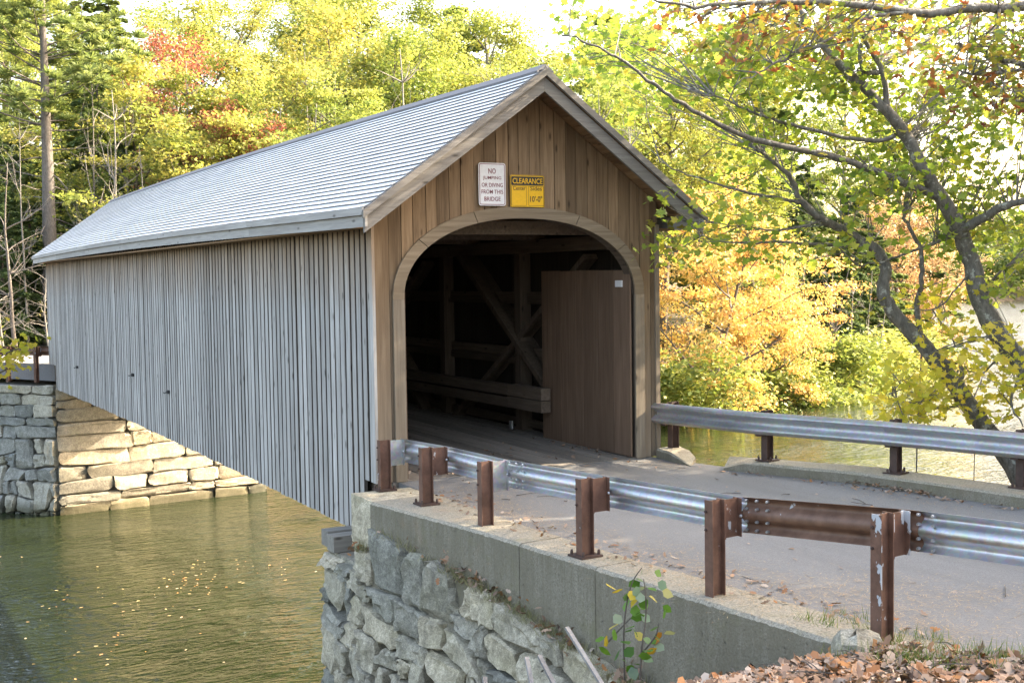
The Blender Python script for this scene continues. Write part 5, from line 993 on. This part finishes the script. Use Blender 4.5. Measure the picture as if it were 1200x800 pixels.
Co = sprays(REG, tw, rm, OP, 10, 0.22, 13.0, 15.2); V, r = hang_leaves(rm, Co, 5, 0.2, 0.085, 0.14, OAK); struct(obj('twigs', tw.mesh('twigs', 'bark_maple'), oak), None, 'stuff'); obj('crown', polymesh('crown', V, len(OAK), 'leaf_oak', r), oak)
# ropes hanging from the maple
a, b = at(1080, 404, 17.8), at(1072, 572, 17.8); m = MB().tube([a - b, (a - b) * 0.75 + np.array([0.005, 0, 0]), (a - b) * 0.4, (0, 0, -0.6)], 0.011, 5).tube([(a - b) * 0.995, (a - b) * 0.8 + np.array([0.03, 0.01, 0])], [0.012, 0.02], 5)
thing('rope_swing', 'knotted rope hanging from the leaning maple stem', 'rope', b, 'ropes hanging by the maple', m.mesh('rope_swing', 'rope_grey'))
a, b = at(1143, 487, 17.9), at(1140, 590, 17.9); m = MB().tube([a - b, (a - b) * 0.5 + np.array([0.006, 0, 0]), (0, 0, -0.5)], 0.007, 5)
thing('rope', 'thin line hanging beside the maple trunk', 'rope', b, 'ropes hanging by the maple', m.mesh('rope', 'rope_grey'))
# sapling leaning in at the left edge
sp0 = at(-120, 640, 22); sg = max(float(height(np.array([sp0[0]]), np.array([sp0[1]]))[0]), -9)
sb = at(-40, 560, 41.0); sgz = -0.7
sap = thing('maple_sapling', 'yellow green maple sapling at the left picture edge', 'sapling', (sb[0], sb[1], sgz)); m = MB(); SP = []
for pts in ([(-38, 452, 41.0), (-20, 430, 41.0), (5, 415, 41.0), (22, 408, 41.0), (32, 404, 41.0)], [(-30, 440, 41.0), (-10, 440, 41.0), (8, 432, 41.0), (18, 420, 41.0)], [(-25, 435, 41.0), (-10, 405, 41.0), (6, 395, 41.0)]):
    p = smooth_path(pts); m.tube(p, np.linspace(0.05, 0.01, len(p)), 5); SP.append(p)
m.tube([(sb[0], sb[1], sgz - 0.3), SP[0][0]], [0.08, 0.05], 6); obj('trunk', m.mesh('trunk', 'bark_dark', True), sap); SP = np.concatenate(SP)
P = SP[rm.integers(0, len(SP), 150)] + rm.normal(0, 0.22, (150, 3)); obj('crown', polymesh('crown', leaf_faces(rm, P, rm.uniform(0.18, 0.32, 150), MAPLE, 0.4), len(MAPLE), 'leaf_maple_low', rm.random(150)), sap)

# ------------------------------------------------------------------ vine on the parapet, litter, grass, floating leaves
rv = np.random.default_rng(9)
vb = at(752, 792, 10.35); vz = -1.05
vine = thing('vine', 'bittersweet vine with green and yellow leaves climbing the concrete', 'vine', (vb[0], vb[1], vz)); m = MB(); VP = []
for pts in ([(750, 796, 10.3), (752, 760, 10.25), (757, 720, 10.2), (756, 690, 10.15), (754, 678, 10.15)], [(732, 796, 10.45), (731, 745, 10.35), (734, 710, 10.3), (741, 682, 10.3), (752, 665, 10.3)], [(712, 752, 10.55), (728, 735, 10.45), (745, 718, 10.35)], [(752, 765, 10.25), (768, 745, 10.1), (772, 730, 10.1)]):
    p = smooth_path(pts); m.tube(p, np.linspace(0.009, 0.004, len(p)), 5); VP.append(p)
obj('stems', m.mesh('stems', 'bark_dark'), vine); VP = np.concatenate(VP)
for k in range(56):
    P = VP[rv.integers(0, len(VP))] + rv.normal(0, 0.075, 3); fr = frames(rv, 1, 0.2); q = leaf_faces(rv, np.array([P]), rv.uniform(0.07, 0.115), OVAL * np.array([1.5, 1.1]), fr=fr, curl=0.5)
    obj('leaf', polymesh('leaf', q, 6, 'leaf_vine', [rv.random() ** 1.5]), vine)
def on_ground(x, y, lift=0.015):
    return np.stack([x, y, height(x, y) + lift], 1)
n = 13000; x = rv.uniform(-5.5, -1.0, n); y = rv.uniform(-12.5, -5.2, n); keep = (x < edge_x(y) + rv.normal(-0.15, 0.28, n)) & ~((y > -8.6) & (x > np.interp(-y, [1.2, 8.85], [-2.93, -2.14]) - 0.02)); x, y = x[keep], y[keep]
P = on_ground(x, y, 0.0); P[:, 2] += rv.uniform(0.004, 0.04, len(P)); V1 = leaf_faces(rv, P, 0.04 + 0.11 * rv.random(len(P)) ** 1.6, OAK, 2.2, 0.7); struct(obj('leaf_litter', polymesh('leaf_litter', V1, len(OAK), 'leaf_litter', rv.random(len(P)))), 'brown fallen oak leaves on the bank', 'stuff')
# leaves and needles along the parapet, kerb and road
cx = []
for k in range(190):
    t = rv.random() ** 1.2; yy = -0.9 - t * 8.2; xx = edge_x(np.array([yy]))[0] + rv.normal(0.12, 0.16) - 0.05; cx.append((xx, yy, 0.022))
for k in range(110): t = rv.random(); cx.append((3.0 + 0.16 * t + rv.normal(0, 0.05), -3.4 - 1.3 * t + rv.normal(0, 0.05), 0.02 + rv.random() * 0.02))
for k in range(70): t = rv.random(); cx.append((2.25 + 1.1 * t ** 0.8 + rv.normal(-0.08, 0.05), -1.7 - 4.2 * t, 0.014))
for k in range(60): cx.append((rv.uniform(-1.8, 1.7), rv.uniform(0.05, 2.5), 0.03))
for k in range(60): cx.append((rv.uniform(-1.6, 3.0), rv.uniform(-9, -0.2), 0.014))
for k in range(40): cx.append((rv.normal(1.65, 0.12), rv.uniform(-0.4, 2.8), 0.03))
P = np.array(cx); struct(obj('fallen_leaves', polymesh('fallen_leaves', leaf_faces(rv, P, rv.uniform(0.035, 0.09, len(P)), OAK, 2.2, 0.5), len(OAK), 'leaf_litter', rv.random(len(P)))), 'scattered fallen leaves on the road edge', 'stuff')
cx = []
for (mx, my, sx, sy, k) in ((-1.72, -6.2, 0.35, 0.9, 700), (-1.0, -7.6, 0.5, 0.35, 420), (-0.3, -8.3, 0.45, 0.2, 150), (-1.85, -3.2, 0.25, 1.0, 560), (-1.6, -1.6, 0.35, 0.6, 300), (0.2, -8.9, 0.5, 0.3, 120), (-1.3, -8.7, 0.3, 0.5, 380), (2.9, -3.9, 0.25, 1.0, 260), (2.1, -0.9, 0.3, 0.25, 160), (0.3, -3, 1.6, 2.5, 90), (1.2, 0.9, 0.5, 0.9, 240)):
    cx += [(rv.normal(mx, sx), rv.normal(my, sy), 0.018) for _ in range(int(k * 2.2))]
P = np.array(cx); a = rv.uniform(0, 6.28, len(P)); d = np.stack([np.cos(a), np.sin(a), 0 * a + 0.02], 1); sd = np.stack([-np.sin(a), np.cos(a), 0 * a], 1)
struct(obj('pine_needles', polymesh('pine_needles', leaf_faces(rv, P, rv.uniform(0.7, 1.2, len(P)), RHOMB * np.array([0.006, 0.075]), fr=(sd, d, np.cross(sd, d)), curl=0), 4, 'pine_needle_litter', rv.random(len(P)))), 'tan pine needles drifted on the asphalt', 'stuff')
def tufts(spots, per, hmin, hmax, mat, nm, lab, wd=0.012, lean=0.5):
    C = np.repeat(np.array(spots), per, 0); n_ = len(C); C = C + np.stack([rv.normal(0, 0.05, n_), rv.normal(0, 0.05, n_), 0 * C[:, 0]], 1); a = rv.uniform(0, 6.28, n_); d = np.stack([np.cos(a) * lean * rv.random(n_), np.sin(a) * lean * rv.random(n_), np.ones(n_)], 1); d /= np.linalg.norm(d, axis=1)[:, None]; sd = np.stack([-np.sin(a), np.cos(a), 0 * a], 1); h = rv.uniform(hmin, hmax, n_)
    S = BLADE; V = C[:, None, :] + sd[:, None, :] * (S[None, :, 0, None] * wd) + d[:, None, :] * (S[None, :, 1, None] * h[:, None, None]); struct(obj(nm, polymesh(nm, V.reshape(-1, 3), 4, mat, rv.random(n_))), lab, 'stuff')
tufts([(rv.uniform(-1.95, -1.45), rv.uniform(-9.3, -7.6), 0.0) for _ in range(26)] + [(x_, y_, float(height(np.array([x_]), np.array([y_]))[0]) + 0.01) for x_, y_ in ((rv.uniform(-2.5, -1.6), rv.uniform(-10.3, -8.8)) for _ in range(70))], 16, 0.03, 0.16, 'grass_green', 'grass', 'green grass sprouting along the road shoulder', 0.006, 1.6)
led = []
for k in range(95):
    s_ = rv.uniform(1.5, 7.2); pt = place_n(s_, near_top(s_), -0.05); led.append((pt[0] + rv.uniform(-0.1, 0.1), pt[1], near_top(s_) - 0.02))
tufts(led, 26, 0.08, 0.22, 'grass_dry', 'dry_grass', 'dry grass hanging on the stone ledge', 0.006, 2.2)
P = np.array(led)[rv.integers(0, 95, 170)] + rv.normal(0, 0.07, (170, 3)) + np.array([0, 0, 0.08]); struct(obj('fallen_leaves', polymesh('ledge_leaves', leaf_faces(rv, P, rv.uniform(0.06, 0.12, 170), OAK, 0.8, 0.9), len(OAK), 'leaf_litter', rv.random(170))), 'fallen leaves caught on the stone ledge', 'stuff')
fl = []
LINES = ((30, 745, 330, 660, 5), (120, 690, 370, 655, 7), (150, 705, 300, 662, 9), (0, 735, 120, 690, 9), (60, 790, 220, 730, 16))
for k in range(115):
    l_ = LINES[rv.integers(0, len(LINES))] if k < 95 else (0, 640, 370, 790, 60); t = np.clip(rv.normal(0.55, 0.25), 0, 1); u = l_[0] + (l_[2] - l_[0]) * t; v = l_[1] + (l_[3] - l_[1]) * t + rv.normal(0, l_[4]) + 8 * math.sin(t * 9)
    if u < 0 or v < 612: continue
    d = FW + RT * (u - 600) / FPX + UP * (400 - v) / FPX; q = CP + d * ((WATER_Z + 0.006 - CP[2]) / d[2]); fl.append(q)
for k in range(130):
    u = rv.uniform(790, 1060); v = rv.normal(470, 14); 
    if v < 452: continue
    d = FW + RT * (u - 600) / FPX + UP * (400 - v) / FPX; fl.append(CP + d * ((WATER_Z + 0.006 - CP[2]) / d[2]))
fl = np.array(fl); nf = len(fl); a = rv.uniform(0, 6.28, nf); z0 = np.zeros(nf); fr = (np.stack([np.cos(a), np.sin(a), z0], 1), np.stack([-np.sin(a), np.cos(a), z0], 1), np.stack([z0, z0, z0 + 1], 1))
struct(obj('floating_leaves', polymesh('floating_leaves', leaf_faces(rv, fl, rv.uniform(0.035, 0.1, nf), OAK, fr=fr, curl=0.1), len(OAK), 'leaf_float', rv.random(nf))), 'pale fallen leaves floating on the river', 'stuff')

tw = MB()
for k in range(46):
    if k < 26: x, y = rv.uniform(-1.7, 2.6), rv.uniform(-9.2, -0.8); z = 0.012
    else: x, y = rv.uniform(-3.2, -1.7), rv.uniform(-10, -8.4); z = float(height(np.array([x]), np.array([y]))[0]) + 0.06
    a = rv.uniform(0, 3.14); l_ = rv.uniform(0.06, 0.2); tw.tube([(x - math.cos(a) * l_, y - math.sin(a) * l_, z), (x + rv.normal(0, 0.02), y + rv.normal(0, 0.02), z + 0.008), (x + math.cos(a) * l_, y + math.sin(a) * l_, z + 0.002)], [0.006, 0.005, 0.003], 4)
struct(obj('fallen_twigs', tw.mesh('fallen_twigs', 'bark_dark')), 'small broken twigs lying on the road', 'stuff')
rk = at(1003, 800, 9.15); rz_ = float(height(np.array([rk[0]]), np.array([rk[1]]))[0]); m = MB(); vs = []; N_ = 9
for i in range(7):
    for j in range(N_):
        th, ph = math.pi * i / 6, 2 * math.pi * j / N_; r = 0.16 * (1 + 0.16 * math.sin(3 * ph + i) + rv.normal(0, 0.05)); vs.append((r * 1.5 * math.sin(th) * math.cos(ph), r * math.sin(th) * math.sin(ph), r * 0.75 * math.cos(th)))
m.add(vs, [(i * N_ + j, (i + 1) * N_ + j, (i + 1) * N_ + (j + 1) % N_, i * N_ + (j + 1) % N_) for i in range(6) for j in range(N_)])
thing('rock', 'pale grey rock poking through the fallen leaves', 'rock', (rk[0], rk[1], rz_ + 0.06), None, m.mesh('rock', 'granite'))

# labels shared by look-alikes in one zone: say which of them, counted from the left
by = {}
for o in COL.objects:
    if o.parent is None and o.get('group') in ('trees on the wooded far bank', 'shrubs along the far shore'): by.setdefault(o['label'], []).append(o)
ORD = {2: ('left one of two', 'right one of two'), 3: ('leftmost of three', 'middle of three', 'rightmost of three')}
for lab, os_ in by.items():
    if len(os_) in ORD:
        for w_, o in zip(ORD[len(os_)], sorted(os_, key=lambda q: pix(q.location)[0])): o['label'] = lab + ', ' + w_
